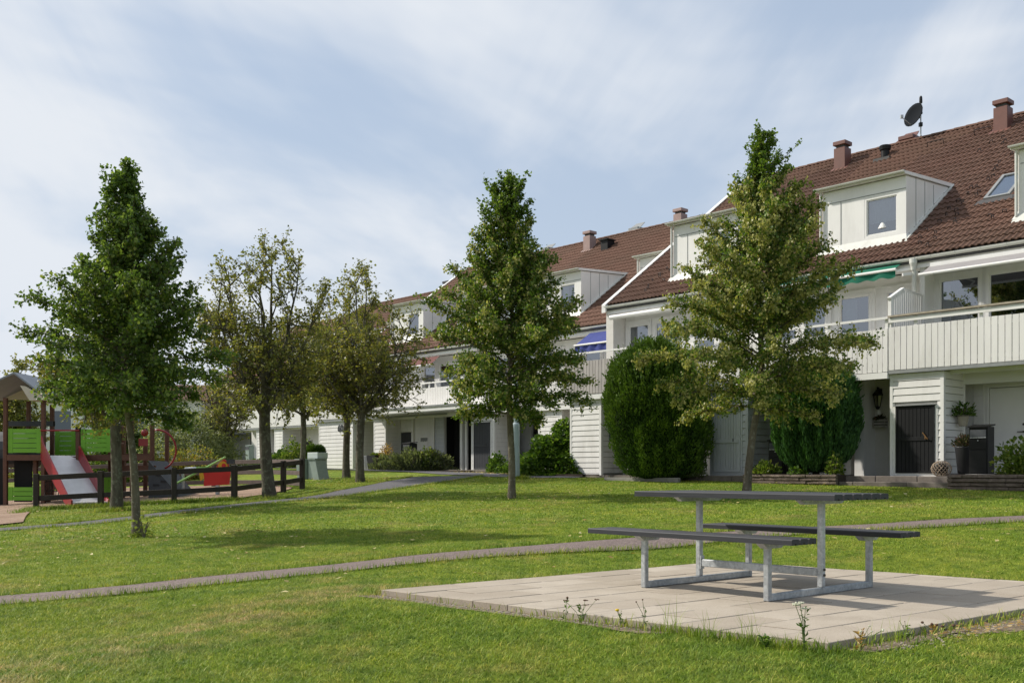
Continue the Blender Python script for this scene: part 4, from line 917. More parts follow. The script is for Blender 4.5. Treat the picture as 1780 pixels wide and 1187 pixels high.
# --- second block, set back three metres: four houses
WB = 4.91
BL = ['first house of the middle block, with the blue awning beside the pale end wall', 'second house of the middle block, behind the round-headed young tree, with two brown chimneys',
      'white house with a dark storage door behind the lavender bushes', 'white house with the number sixty on its shed wall']
for k in range(4):
    t1 = 15.26 + k * WB; h = House('terraced_house', BL[k], t1, WB, 3.0, 1.08, 0, 0); H = h
    dl = (.12 if k else .0); x1 = WB - .04 if k else WB - .2; x0 = WB - 2.4 + (.0 if k else .35)
    if k == 0: x0, x1 = 15.26 - 12.4, WB - .15
    h.roof((x0, x1), cols=16, verge=(k == 3)); h.eave(brackets=False); h.dormer(x0, x1, x1 - 1.16, x1 - .3, curtain=[(0, .4)] if k == 1 else None)
    upper(h, [(.5, 1.4, 3.5, 5.7), (1.6, 2.7, 3.5, 5.7), (3.2, 4.3, 3.5, 5.7)]); h.interior(); h.bodywalls()
    h.balcony(0, WB - (.01), 'white', zb=3.42, zt_=4.42, rail='thin', split=False, steel=(k > 1), beam=(k < 2), bw=.11)
    if k in (2, 3): h.screen(0, 'white') if k == 2 else None
    if k == 3:
        h.shed(.12, 2.95, 1.2, 3.36, split=False, door=None)
        h.wall('porch_wall', M['render'], 2.9, WB, .7, 3.36, 1.75, 1.85, [(2.98, 3.6, .9, 3.2)]); h.B('porch_shade_panel', M['dark'], (2.9, 3.7, 2.2, 2.25, .8, 3.36)); h.siding('siding', 3.62, WB - .05, 1.1, 3.2, 1.75, 'weather')  # near-black panel stands in for the shade inside the porch
    elif k == 2:
        h.shed(-.33, .55, .74, 3.36, split=False)
        h.wall('porch_wall', M['white2'], .5, WB, .7, 3.36, .78, .88, [(.62, 1.46, 1.0, 2.72), (3.62, 4.68, .9, 3.3)])
        h.siding('siding', 1.62, 2.95, 1.1, 3.3, .78); h.siding('siding', .62, 1.46, 2.75, 3.3, .78); h.siding('siding', 3.02, 3.60, 1.1, 3.3, .78, 'greyw')  # grey strip beside the opening: its shade is put into the board colour
        mb = MB(); nb = 7
        for q in range(nb): mb.box(.64 + q * .116, .64 + q * .116 + .108, .75, .81, 1.02, 2.70)
        h.b(mb, 'shed_door', M['anthra']); h.B('porch_post', M['white2'], (1.48, 1.60, .68, .779, .8, 3.36), parent=None); h.B('porch_post', M['white2'], (2.96, 3.01, .70, .779, .8, 3.36)); h.B('porch_shade_panel', M['dark'], (3.5, 4.85, 1.3, 1.35, .8, 3.36), (3.55, 3.61, .885, 1.3, .8, 3.36), (4.7, 4.76, .885, 1.3, .8, 3.36), (3.55, 4.76, .885, 1.3, 3.31, 3.355))  # near-black panels round the opening stand in for deep porch shade
        h.B('canopy', M['white2'], (.0, WB + 2.0, -1.0, -.11, 3.40, 3.60), (.0, WB + 2.0, -.98, 1.2, 3.37, 3.40)); h.B('canopy_edge', M['greymetal'], (-.02, WB + 2.02, -1.04, -1.001, 3.55, 3.62))
        h.awning(.3, 2.4, 'awn_red', 1.0, 5.55, 1.5, 5.95, arms=False)
        mb = MB()
        for q in range(6): mb.box(2.05 + q * .08, 2.05 + q * .08 + .05, .735, .745, 2.28 + .02 * (q % 2), 2.44)
        h.b(mb, 'name_letters', M['greymetal'])
    elif k == 1:
        h.B('porch_post', M['white2'], (.28, .42, .3, .42, .8, 3.36)); h.B('porch_post', M['white2'], (.60, .70, .3, .38, .8, 3.36)); h.shed(1.35, 2.7, 1.2, 3.30, split=False, door=(1.52, 2.48, 1.1, 2.9), doormat='anthra')
        h.wall('porch_wall', M['greyw'], 0, WB, .7, 3.36, 1.75, 1.85, [(2.9, 3.7, 1.0, 3.0)]); h.B('entrance_door', M['dark'], (2.9, 3.7, 1.9, 1.94, .9, 3.0))
        h.chimney(WB - .6 - 0, 8.4, 11.95, .42, 'pinkmetal')
    else:
        h.shed(.2, 1.4, 1.2, 3.30, split=False); h.wall('porch_wall', M['white2'], 0, WB, .7, 3.36, 1.75, 1.85, [(2.6, 3.4, 1.0, 3.0)]); h.B('entrance_door', M['anthra'], (2.6, 3.4, 1.8, 1.84, .9, 3.0))
        h.awning(1.35, 3.6, 'awn_blue', .7, 5.53, 1.5, 6.05, valance=.33, arms=False)
        h.chimney(15.26 - 15.2, 8.4, 12.0, .42, 'pinkmetal')
        
    if k == 1:
        mb = MB(); q = t1 - 18.96; mb.box(q - .2, q + .2, 7.8, 8.25, rz_(7.8) - .1, rz_(8.1) + .28); v_ = h.b(mb, 'roof_vent', M['black']); mb = MB(); mb.box(q - .25, q + .25, 7.72, 8.3, rz_(8.1) + .281, rz_(8.1) + .33); h.b(mb, 'cap', M['black'], v_)
        h.chimney(t1 - 18.6, 9.6, 11.98, .5, 'greymetal')
        h.chimney(t1 - 24.0 + 4.6, 9.6, 11.9, .3, 'greymetal') if False else None
    if k == 2: h.chimney(t1 - 24.2, 9.5, 11.95, .5, 'greymetal')
    if k == 1:
        for c in [c for c in h.r.children if c.name.startswith('chimney')][:1]: c.location.x += (t1 - 20.4) - (WB - .6)
    HB = globals().setdefault('HB', []); HB.append(h)

# house number 60 on the shed wall
f = bpy.data.curves.new('house_number', 'FONT'); f.body = '60'; f.size = .44; f.extrude = .01; f.offset = .006; f.space_character = 1.05
_t = bpy.data.objects.new('house_number_text', f); COL.objects.link(_t); bpy.context.view_layer.update(); f.materials.append(M['anthra']); _me = bpy.data.meshes.new_from_object(_t.evaluated_get(bpy.context.evaluated_depsgraph_get())); bpy.data.objects.remove(_t); fo = bpy.data.objects.new('house_number', _me); COL.objects.link(fo); fo.parent = HB[3].r; fo.rotation_euler = (R(90), 0, 0); fo.location = (1.75, -.03, 3.0 - .16 - 1.08)

# --- third block further left, set back again: three houses, the near ones with brown boarding
WC = 5.05
CLb = ['white house of the far block with the grey brown boarded balcony', 'white house of the far block with an open porch behind the laurel hedge', 'far white house with a clapboard shed beside the brown house']
for k in range(3):
    t1 = 35.1 + k * WC; h = House('terraced_house', CLb[k], t1, WC, 6.5, 1.32, .12, 0)
    h.roof((WC - 2.6, WC - .2), cols=16, verge=False); h.eave(brackets=False); h.dormer(WC - 2.6, WC - .2)
    upper(h, [(.5, 1.4, 3.5, 5.7), (1.6, 2.7, 3.5, 5.7), (3.2, 4.3, 3.5, 5.7)]); h.interior(); h.bodywalls()
    h.balcony(0, WC - .01, 'weather' if k == 0 else 'white', zb=3.42, zt_=4.42, rail='thin', split=False, steel=True, bw=.13)
    if k == 0:
        h.wall('porch_wall', M['render'], 0, WC, .7, 3.36, 1.3, 1.4, [(3.1, 4.1, 1.0, 2.6)]); h.B('shed_door', M['anthra'], (3.1, 4.1, 1.28, 1.33, 1.2, 2.6)); h.B('porch_post', M['white'], (-.1, 1.1, .0, .3, .8, 3.36)); h.B('shed_door', M['anthra'], (2.2, 2.9, 1.25, 1.299, 1.2, 2.6))
    elif k == 1:
        h.B('porch_shade_panel', M['dark'], (1.2, WC, 2.0, 2.05, .8, 3.36)); h.wall('porch_wall', M['white2'], 0, WC, .7, 3.36, 1.3, 1.4, [(2.7, 4.9, 1.0, 3.2)]); h.shed(.0, .9, 1.1, 3.36, split=False)  # near-black panel paints the shade at the back of the open porch
        mb = MB()
        for q in range(7): mb.blob((3.5 + q * .16, 1.8, 2.55 + .05 * (q % 3)), (.07, .07, .09), 6, 4)
        h.b(mb, 'pegs_and_jackets', M['anthra']); h.B('shelf', M['render'], (2.9, 4.8, 1.7, 1.95, 2.35, 2.4)); h.B('shed_door', M['anthra'], (1.1, 1.6, 1.25, 1.299, 1.1, 2.65))
    else:
        h.shed(3.0, 4.3, 1.2, 3.36, split=False); h.wall('porch_wall', M['white2'], 0, WC, .7, 3.36, 1.3, 1.4, []); h.B('entrance_door', M['anthra'], (1.9, 2.5, 1.25, 1.299, 1.0, 3.1))
    if k == 0: h.chimney(.45, 8.2, 11.9, .5, 'anthra')
# --- brown boarded house row beyond
h = House('brown_house', 'brown boarded house with a band of white windows behind the willow', 57, 11.6, 8.5, 1.35, .2, 0, cat='house', group=None)
h.roof(None, cols=36); h.eave(brackets=False)
mb = MB(); mb.box(0, 11.6, 1.0, 2.3, .4, 3.3); h.b(mb, 'lower_wall', M['render'])
h.wall('upper_wall', M['brownw'], 0, 11.6, 3.3, 6.1, 1.5, 1.7, [(1 + 1.7 * q, 2.3 + 1.7 * q, 4.5, 5.7) for q in range(6)])
for q in range(6): h.window(1 + 1.7 * q, 2.3 + 1.7 * q, 4.5, 5.7, 1.48, fr=.09)
h.B('room', M['inner'], (0, 11.6, 2.6, 2.7, 3.3, 6.1)); h.B('bay', M['cream'], (4.2, 4.9, 1.2, 1.499, 3.3, 6.1), (8.6, 9.2, 1.2, 1.499, 3.3, 6.1)); h.B('canopy', M['greymetal'], (2, 9, -.2, 1.0, 3.2, 3.32)); h.B('entrance_door', M['dark'], (3.0, 4.0, .95, .999, 1.1, 3.1), (8.6, 9.8, .95, .999, 1.1, 3.1)); h.bodywalls('brownw')

# --- pale buildings seen past the playground
def far_house(x, y, rot, L_, D_, H_, label, mat='white2', roofh=1.3, nwin=5):
    p = empty('far_house', (x, y, tz(x, y)), rot, label, 'house', 'distant houses past the playground')
    mb = MB(); mb.box(0, L_, 0, D_, -1, H_); mb.build('wall', M[mat], p)
    mb = MB(); mb.prism([(-.3, -.4, H_), (-.3, D_ / 2, H_ + roofh), (-.3, D_ + .4, H_)], (L_ + .6, 0, 0)); rr = mb.build('roof', M['tile'], p)
    mb = MB(); mb.box(L_ * .3, L_ * .3 + .7, D_ / 2 - .3, D_ / 2 + .3, H_ + roofh * .6, H_ + roofh + .8); mb.build('chimney', M['copper'], rr)
    for k in range(nwin):
        for z in (1.0, H_ - 1.9):
            a = (k + .25) * L_ / nwin; b = a + L_ / nwin * .42
            mb = MB(); mb.box(a - .07, b + .07, -.05, -.001, z - .07, z + 1.27); f_ = mb.build('window', M['white2'], p); mb = MB(); mb.box(a, b, -.07, -.0505, z, z + 1.2); mb.build('pane', M['glass2'], f_)
    for k in range(nwin + 1):
        mb = MB(); a = k * L_ / nwin; mb.box(a - .03, a + .03, -.06, -.001, 0, H_); mb.build('cover_strip', M['greymetal'], p)
    return p
m = NM('dark_reflecting_pane'); M['glass2'] = m.fin((.05, .07, .09), .08, 0, .9)
far_house(-33, 62, R(8), 14, 8, 4.4, 'distant white house with dark cover strips seen over the green play panels', nwin=6)
far_house(-52, 84, R(-12), 15, 9, 4.6, 'distant pale house behind the thin tree at the left edge', 'render', nwin=5)
far_house(-36, 80, R(-30), 16, 9, 4.6, 'distant pale house farthest back, behind the large lime tree', 'render', nwin=5)

# ------------------------------------------------------------------ paved apron, kerbs and planting beds in front of the houses
def apron(name, t0, t1, s0, s1, z, mat, thick=.5):
    mb = MB(); a = [TP(t0, s0), TP(t1, s0), TP(t1, s1), TP(t0, s1)]
    mb.hexa([(p.x, p.y, z - thick) for p in a] + [(p.x, p.y, z) for p in a]); o = mb.build(name, M[mat]); tag(o, kind='structure'); return o
apron('porch_paving', 5.6, -9, -.55, 2.0, .90, 'concrete'); apron('porch_paving', 10.6, 5.6, -.5, 2.0, .895, 'concrete'); apron('porch_paving', 30, 10.7, 2.35, 5.0, 1.075, 'concrete'); apron('porch_paving', 50, 30.1, 5.6, 8.5, 1.43, 'concrete')
kb = empty('kerb', TP(0, -.6, .6)); tag(kb, kind='structure')
def kerb(t0, t1, s, z0, z1, ln=1.0, wd=.13):
    t = t0
    while t < t1 - .05:
        e = min(t + ln, t1); mb = MB(); a = [TP(t + .005, s) - kb.location, TP(e - .005, s) - kb.location, TP(e - .005, s + wd) - kb.location, TP(t + .005, s + wd) - kb.location]
        a = [a[1], a[0], a[3], a[2]]
        mb.hexa([(p.x, p.y, z0 - .6) for p in a] + [(p.x, p.y, z1 - .6 + rg.uniform(-.004, .004)) for p in a]); mb.build('kerb_stone', M['kerbc'], kb, bevel=.012); t = e
kerb(-8, 5.5, -.69, .45, .905); kerb(-2.2, 1.4, -1.0, .45, .77, 1.3, .3); kerb(5.5, 10.6, -.64, .5, .90); kerb(10.7, 30, 2.2, .8, 1.08)
def stone_wall(name, label, t0, t1, s, z0, courses, hgt=.085, ret=True):
    p0 = TP(t0, s); o = empty(name, (p0.x, p0.y, z0), HANG + math.pi, label, 'garden wall'); L_ = t1 - t0
    for c in range(courses):
        x = 0 if c % 2 else -.0; first = True
        while x < L_:
            ln = rg.uniform(.28, .52) if not (first and c % 2) else .22; first = False; e = min(x + ln, L_); mb = MB(); q = rg.uniform(-.012, .012)
            xs_ = [x + .004, (x + e) / 2, e - .004]; vs = []
            for X_ in xs_:
                for (yy, zz_) in ((.0, 0), (.028, .02), (.022, hgt - .02), (0, hgt - .006), (-.22, hgt - .006), (-.22, 0)): vs.append((X_, yy + q + rg.uniform(-.012, .012) * (yy > 0), c * hgt + zz_))
            fs = [(i * 6 + k, i * 6 + (k + 1) % 6, (i + 1) * 6 + (k + 1) % 6, (i + 1) * 6 + k) for i in range(2) for k in range(6)] + [tuple(range(6))[::-1], tuple(range(12, 18))]
            mb.add(vs, fs); mb.build('stone', M['stone'], o); x = e
    return o
stone_wall('stone_wall', 'low wall of rough brown stone under the dark green conifer', .75, 3.35, -1.12, .70, 3, .08)
stone_wall('stone_wall', 'low wall of rough brown stone at the right edge below the black mailbox', -6.5, -1.95, -1.25, .60, 4, .088)
apron('planting_bed', 3.4, .75, -1.05, -.3, .93, 'soil', .3); apron('planting_bed', -1.98, -6.6, -1.15, -.3, .94, 'soil', .3); apron('planting_bed', 13.0, 9.3, -.75, 1.6, .93, 'soil', .25); apron('planting_bed', 22.5, 17.8, 1.6, 2.2, 1.05, 'soil', .3)
# ------------------------------------------------------------------ vegetation
def nrm(a): return a / (np.linalg.norm(a, axis=-1, keepdims=True) + 1e-9)
def leaves_mesh(name, C, A, size, mat, parent, g, wid=.45, tone=None, up=.5, fold=.18):
    n = len(C); A = nrm(A); s = (size[0] * .8 + (size[1] * 1.1 - size[0] * .8) * g.random(n) ** 1.2)[:, None]
    Nn = nrm(g.normal(0, 1, (n, 3)) * (1 - up) + np.array([0, 0, up * 1.6])); B = nrm(np.cross(A, Nn)); Nn = np.cross(B, A)
    v0 = C; v1 = C + A * s * .5 + B * s * wid + Nn * s * fold; v2 = C + A * s; v3 = C + A * s * .5 - B * s * wid + Nn * s * fold
    i = np.arange(n); V = np.concatenate([v0, v1, v2, v3]); F = np.concatenate([np.stack([i, i + n, i + 2 * n], 1), np.stack([i, i + 2 * n, i + 3 * n], 1)])
    T = g.random(n) if tone is None else tone
    return np_mesh(name, V, F, mat, np.tile(T, 2), parent)
def bez(a, b, c, n=6):
    u = np.linspace(0, 1, n)[:, None]; return (1 - u) ** 2 * a + 2 * u * (1 - u) * b + u * u * c
def make_tree(name, label, base, scale, ybase, axis_px, prof, seed, trunk_r=.075, lean=(0, 0), crown_px=None, nlimb=62, nleaf=16, leaf=(.05, .085), mat='lime', bark='bark2', group='young lime trees on the lawn', mode='lime', fork=2.2, nmain=7, cat='tree', bracts=.0, densify=1.0, twig=.42, minr=.0):
    g = np.random.default_rng(seed); p = empty(name, (base[0], base[1], base[2] - .02), 0, label, cat, group)
    hs = np.array([(ybase - y) / scale for y, _, _ in prof])[::-1]; rl = np.array([(axis_px - a) / scale for _, a, _ in prof])[::-1]; rr = np.array([(b - axis_px) / scale for _, _, b in prof])[::-1]
    Htot = hs[-1]
    def Rad(h, az):
        l = np.interp(h, hs, rl); r = np.interp(h, hs, rr); c = math.cos(az) if np.isscalar(az) else np.cos(az)
        m_ = (l + r) / 2; return np.where(c > 0, m_ + (r - m_) * c, m_ - (l - m_) * c)
    lx = lambda h: np.array([lean[0] * min(h / fork, 1.0) + .03 * math.sin(h * 1.7 + seed), .03 * math.cos(h * 1.3 + seed), h])
    tr = MB(); branches = []; twigs0, twigs1 = [], []
    def tube(pts, r0, r1, n=5): tr.tube([tuple(q) for q in pts], list(np.linspace(r0, r1, len(pts))), n, cap=False)
    def add_twigs(pts, k, length, ustart=.2, upb=.25, r=.006):
        L_ = len(pts) - 1
        for j in range(k):
            u = ustart + (1 - ustart) * ((j + g.random()) / k); f = u * L_; i = min(int(f), L_ - 1); q = pts[i] + (pts[i + 1] - pts[i]) * (f - i)
            t = nrm(pts[i + 1] - pts[i]); d = nrm(t * .75 + nrm(g.normal(0, 1, 3)) * .85 + np.array([0, 0, upb])); e = q + d * length * (.55 + .7 * g.random()) * (1.1 - .45 * u)
            twigs0.append(q); twigs1.append(e)
            tr.tube([tuple(q), tuple(e)], [r, r * .4], 3, cap=False)
    if mode == 'lime':
        n = 22; top = Htot - .25; pts = [lx(top * k / n) for k in range(n + 1)]
        tr.tube([tuple(q) for q in pts], [trunk_r * (1.25 if k == 0 else 1) * (1 - .88 * (k / n) ** .9) + .004 for k in range(n + 1)], 10, cap=False)
        h0 = hs[0] + .12
        for i in range(nlimb):
            f = (i + g.random() * .6) / nlimb; h = h0 + (Htot * .96 - h0) * f ** 1.0; az = i * 2.39996 + g.uniform(-.35, .35)
            rise = (.04 + 1.0 * f ** .8) ; h2 = h
            for _ in range(3):
                Rr = float(Rad(h2, az)); h2 = h + Rr * (rise - (.16 if f < .2 else 0))
            if h2 > Htot - .3: h2 = h + (Htot - .15 - h) * g.uniform(.25, .95)
            Rr = float(Rad(h2, az)) * (1 - .42 * min(1, max(0, (h2 / Htot - .74) / .26)))
            Rr = max(.04, (Rr - .06) * (g.uniform(.76, 1.10) if g.random() < .85 else 1.14))
            c0 = lx(h); end = lx(min(h2, Htot)) * 1; end = np.array([end[0] + Rr * math.cos(az), end[1] + Rr * math.sin(az), h2 + g.uniform(-.1, .1)])
            mid = c0 + (end - c0) * .55 + np.array([0, 0, Rr * (-.10 + .25 * (f < .3))]); P_ = bez(c0, mid, end)
            r0 = trunk_r * (.32 - .2 * f); tube(P_, r0, .004)
            ln = np.linalg.norm(end - c0); add_twigs(P_, int(max(3 if f > .75 else 5, (ln * (20 + 8 * (f < .7) - 4 * (f > .8))) * densify)), twig * (.26 + .74 * min(1, ln / 1.6)) * (1 - .35 * (f > .75)), .12)
        # upright leader shoots
        for i in range(18):
            h = Htot * g.uniform(.70, .95); az = g.uniform(0, 6.28); c0 = lx(h); rr_ = float(Rad(min(h + .35, Htot), az)) * g.uniform(.15, 1.0); e = c0 + np.array([rr_ * math.cos(az), rr_ * math.sin(az), min(Htot - h, g.uniform(.35, .8))]); P_ = bez(c0, (c0 + e) / 2 + np.array([0, 0, -.05]), e); tube(P_, .008, .003, 4); add_twigs(P_, 5, .09, .3, .5, .003)
    else:
        f0 = lx(fork); pts = [lx(fork * k / 6) for k in range(7)]
        tr.tube([tuple(q) for q in pts], [trunk_r * (1.3 if k == 0 else 1.05 if k == 1 else 1 - .02 * k) for k in range(7)], 12, cap=False)
        for i in range(nmain):
            az = i * 2.39996 + g.uniform(-.3, .3); ht = Htot * (.97 if i == 0 else g.uniform(.52, .92)); Rr = float(Rad(ht, az)) * (g.uniform(.62, .98) if i else .2)
            c0 = lx(fork * g.uniform(.86, 1.02))
            low = i % 4 == 3
            if low: ht = max(Htot * g.uniform(.44, .56), fork + .7); Rr = float(Rad(ht, az)) * g.uniform(.85, 1.0)
            e = np.array([c0[0] + Rr * math.cos(az), c0[1] + Rr * math.sin(az), ht]); mid = np.array([c0[0] + Rr * .62 * math.cos(az), c0[1] + Rr * .62 * math.sin(az), fork + (ht - fork) * .33]); P_ = bez(c0, mid, e, 8) + g.normal(0, .03, (8, 3)); P_[0] = c0
            tube(P_, trunk_r * g.uniform(.42, .58), .012, 7)
            for j in range(11):
                u = (.45 if low else .15) + (.55 if low else .85) * (j + g.random()) / 11
                if low and j % 2: continue
                fi = u * 7; k = min(int(fi), 6); q = P_[k] + (P_[k + 1] - P_[k]) * (fi - k)
                d = nrm(nrm(P_[k + 1] - P_[k]) * .55 + nrm(g.normal(0, 1, 3)) * .8 + np.array([0, 0, .28 * (u - .3)])); Lb = (Htot - fork) * g.uniform(.15, .30) * (1.5 - .75 * u); e2 = q + d * Lb
                rad = math.hypot(e2[0] - f0[0], e2[1] - f0[1]); a2 = math.atan2(e2[1] - f0[1], e2[0] - f0[0]); lim = float(Rad(min(max(e2[2], hs[0]), Htot), a2))
                if rad > lim: e2[:2] = f0[:2] + (e2[:2] - f0[:2]) * lim / rad
                if e2[2] > Htot: e2[2] = Htot
                if e2[2] < hs[0]: e2[2] = hs[0] + .1
                P2 = bez(q, (q + e2) / 2 + np.array([0, 0, -.08 * Lb]), e2, 5); tube(P2, trunk_r * .16, .006, 5)
                for k3 in range(5):
                    u3 = .25 + .75 * (k3 + g.random()) / 5; f3 = u3 * 4; k4 = min(int(f3), 3); q3 = P2[k4] + (P2[k4 + 1] - P2[k4]) * (f3 - k4); d3 = nrm(nrm(P2[k4 + 1] - P2[k4]) * .6 + nrm(g.normal(0, 1, 3)) * .8 + np.array([0, 0, .2])); e3 = q3 + d3 * Lb * g.uniform(.3, .55); P3 = bez(q3, (q3 + e3) / 2, e3, 4); tube(P3, .011, .004, 4); add_twigs(P3, int(4 * densify), twig * .6, .1, .2, .004)
    o = tr.build('trunk', M[bark], p, smooth=True)
    T0 = np.array(twigs0); T1 = np.array(twigs1); n = len(T0); k = nleaf
    u = g.random((n, k)) * .95 + .08; C = T0[:, None] + (T1 - T0)[:, None] * u[..., None] + g.normal(0, .035, (n, k, 3)); C = C.reshape(-1, 3)
    D = np.repeat(nrm(T1 - T0), k, 0); A = nrm(D * .6 + g.normal(0, .6, C.shape) + np.array([0, 0, -.35]))
    tone = g.random(len(C)) * .84 + g.normal(0, .02, len(C))
    if bracts:
        # pale seed bracts hang in clusters towards the outside of the crown
        cl_ = np.repeat(g.random(n), k); rad = np.hypot(C[:, 0] - lean[0], C[:, 1]) / (Rad(np.clip(C[:, 2], hs[0], Htot), np.arctan2(C[:, 1], C[:, 0])) + .05)
        bm = (g.random(len(C)) < bracts * (.5 + 1.5 * (cl_ > .55)) * np.clip(rad + .25, .2, 1.2)) & (C[:, 2] < Htot * .86)
        tone[bm] = .86 + .14 * g.random(bm.sum())
        A[bm] = nrm(A[bm] * .4 + np.array([0, 0, -1.0]))
    leaves_mesh('crown', C, A, leaf, M[mat], p, g, .46, np.clip(tone, 0, 1)); return p
P3 = [(216, 1352, 1364), (240, 1300, 1368), (262, 1296, 1384), (300, 1288, 1398), (345, 1240, 1404), (380, 1222, 1420), (400, 1224, 1462), (455, 1188, 1470), (500, 1172, 1448), (540, 1130, 1462), (562, 1085, 1535), (610, 1110, 1515), (650, 1118, 1505), (690, 1130, 1488), (718, 1150, 1430)]
P2 = [(302, 884, 904), (330, 838, 928), (380, 816, 944), (410, 822, 936), (450, 806, 955), (480, 768, 972), (520, 756, 994), (570, 740, 1018), (600, 742, 1038), (640, 748, 1036), (680, 762, 1022), (712, 772, 1000), (734, 790, 950)]
P1 = [(276, 188, 214), (300, 166, 232), (320, 150, 240), (370, 142, 262), (405, 138, 288), (440, 150, 318), (470, 112, 322), (520, 92, 340), (560, 60, 356), (590, 36, 372), (650, 44, 374), (690, 75, 366), (715, 110, 352), (735, 150, 338)]
make_tree('lime_tree', 'young lime tree with yellowish bracts and a leaning trunk, behind the picnic table', (4.98, 22.0, tz(4.98, 22.0)), 81.6, 856, 1318, P3, 3, .085, (.30, 0), nlimb=108, bracts=.42, mat='lime', nleaf=21, leaf=(.04, .072), densify=1.05)
make_tree('lime_tree', 'young lime tree with the straight trunk, in the middle of the lawn', (-.03, 22.7, tz(-.03, 22.7)), 79.0, 868, 888, P2, 7, .085, (0, 0), nlimb=112, bracts=.20, mat='lime', nleaf=21, leaf=(.042, .075), densify=1.05)
make_tree('lime_tree', 'tall dark green lime tree in front of the playground fence, shoots at its foot', (-5.88, 16.2, tz(-5.88, 16.2)), 111, 932, 215, P1, 12, .068, (-.17, 0), nlimb=112, bracts=.10, mat='lime_dark', nleaf=17, leaf=(.042, .07), densify=1.1, twig=.34)
OG = 'older olive green trees between the playground and the houses'
P5 = [(425, 430, 500), (450, 385, 540), (480, 355, 568), (530, 345, 572), (580, 345, 565), (640, 348, 560), (690, 355, 555), (735, 370, 540)]
make_tree('whitebeam_tree', 'largest olive green tree, its thick forked trunk beside the wooden fence corner', (-6.05, 25.7, tz(-6.05, 25.7)), 69.9, 865, 462, P5, 21, .155, (-.10, 0), mat='sorbus', bark='bark', group=OG, mode='open', fork=2.35, nmain=13, nleaf=7, leaf=(.05, .085), twig=.55)
P7 = [(470, 620, 670), (492, 580, 705), (530, 552, 738), (580, 540, 748), (640, 548, 748), (690, 560, 735), (722, 580, 715)]
make_tree('whitebeam_tree', 'olive tree with the right-hand of two close trunks, left of the grey path', (-4.68, 31.9, tz(-4.68, 31.9)), 56.3, 838, 640, P7, 22, .125, (.02, 0), mat='sorbus', bark='bark', group=OG, mode='open', fork=2.3, nmain=12, nleaf=7, leaf=(.06, .095), twig=.55)
P6 = [(495, 560, 620), (530, 530, 650), (580, 515, 665), (640, 520, 665), (705, 530, 660)]
make_tree('whitebeam_tree', 'olive tree with the left-hand of two close trunks, beside the number sixty shed', (-5.42, 34.0, tz(-5.42, 34.0)), 52.8, 832, 600, P6, 23, .12, (-.05, 0), mat='sorbus', bark='bark', group=OG, mode='open', fork=2.2, nmain=11, nleaf=7, leaf=(.06, .095), twig=.55)
P8 = [(560, 510, 560), (600, 490, 590), (650, 485, 600), (700, 490, 600), (720, 500, 590)]
make_tree('whitebeam_tree', 'thin olive tree standing behind the green grey cabinet', (-8.1, 40, tz(-8.1, 40)), 44.9, 815, 526, P8, 24, .12, (0, 0), mat='sorbus', bark='bark', group=OG, mode='open', fork=2.2, nmain=6, nleaf=6, leaf=(.08, .125), twig=.55)
P9 = [(585, 350, 420), (620, 330, 445), (680, 330, 450), (730, 345, 440), (745, 370, 430)]
make_tree('whitebeam_tree', 'small thin tree with several stems beside the willow bush', (-12.0, 43, tz(-12.0, 43)), 41.8, 812, 398, P9, 25, .11, (.1, 0), mat='sorbus', bark='bark', group=OG, mode='open', fork=1.3, nmain=6, nleaf=3, leaf=(.08, .125), twig=.55)
P4 = [(470, 190, 260), (520, 110, 310), (580, 90, 325), (640, 85, 318), (690, 100, 300), (735, 150, 285)]
make_tree('whitebeam_tree', 'tree with the pale lichen-covered trunk just behind the tall dark lime tree', (-8.95, 23.3, tz(-8.95, 23.3)), 77, 888, 215, P4, 26, .125, (.05, 0), mat='sorbus', bark='bark', group=OG, mode='open', fork=2.3, nmain=8, nleaf=7, leaf=(.055, .09), twig=.5)
P10 = [(628, 10, 50), (650, 0, 66), (700, -20, 75), (760, -20, 80), (800, 0, 70)]
make_tree('distant_tree', 'thin brownish tree at the left edge behind the play tower', (-22.5, 47, tz(-22.5, 47)), 38.2, 830, 30, P10, 27, .12, mat='sorbus', bark='bark', group=None, mode='open', fork=1.4, nmain=7, nleaf=6, leaf=(.09, .14), twig=.6)
P11 = [(640, 300, 345), (660, 285, 360), (700, 280, 372), (740, 280, 372)]
make_tree('distant_tree', 'dark tree close behind the red play hoop', (-14.6, 38, tz(-14.6, 38)), 47.3, 828, 262, [(650, 240, 290), (690, 225, 300), (740, 222, 302), (790, 230, 295)], 28, .10, mat='lime_dark', bark='bark', group=None, mode='open', fork=1.0, nmain=6, nleaf=9, leaf=(.07, .12), twig=.5)

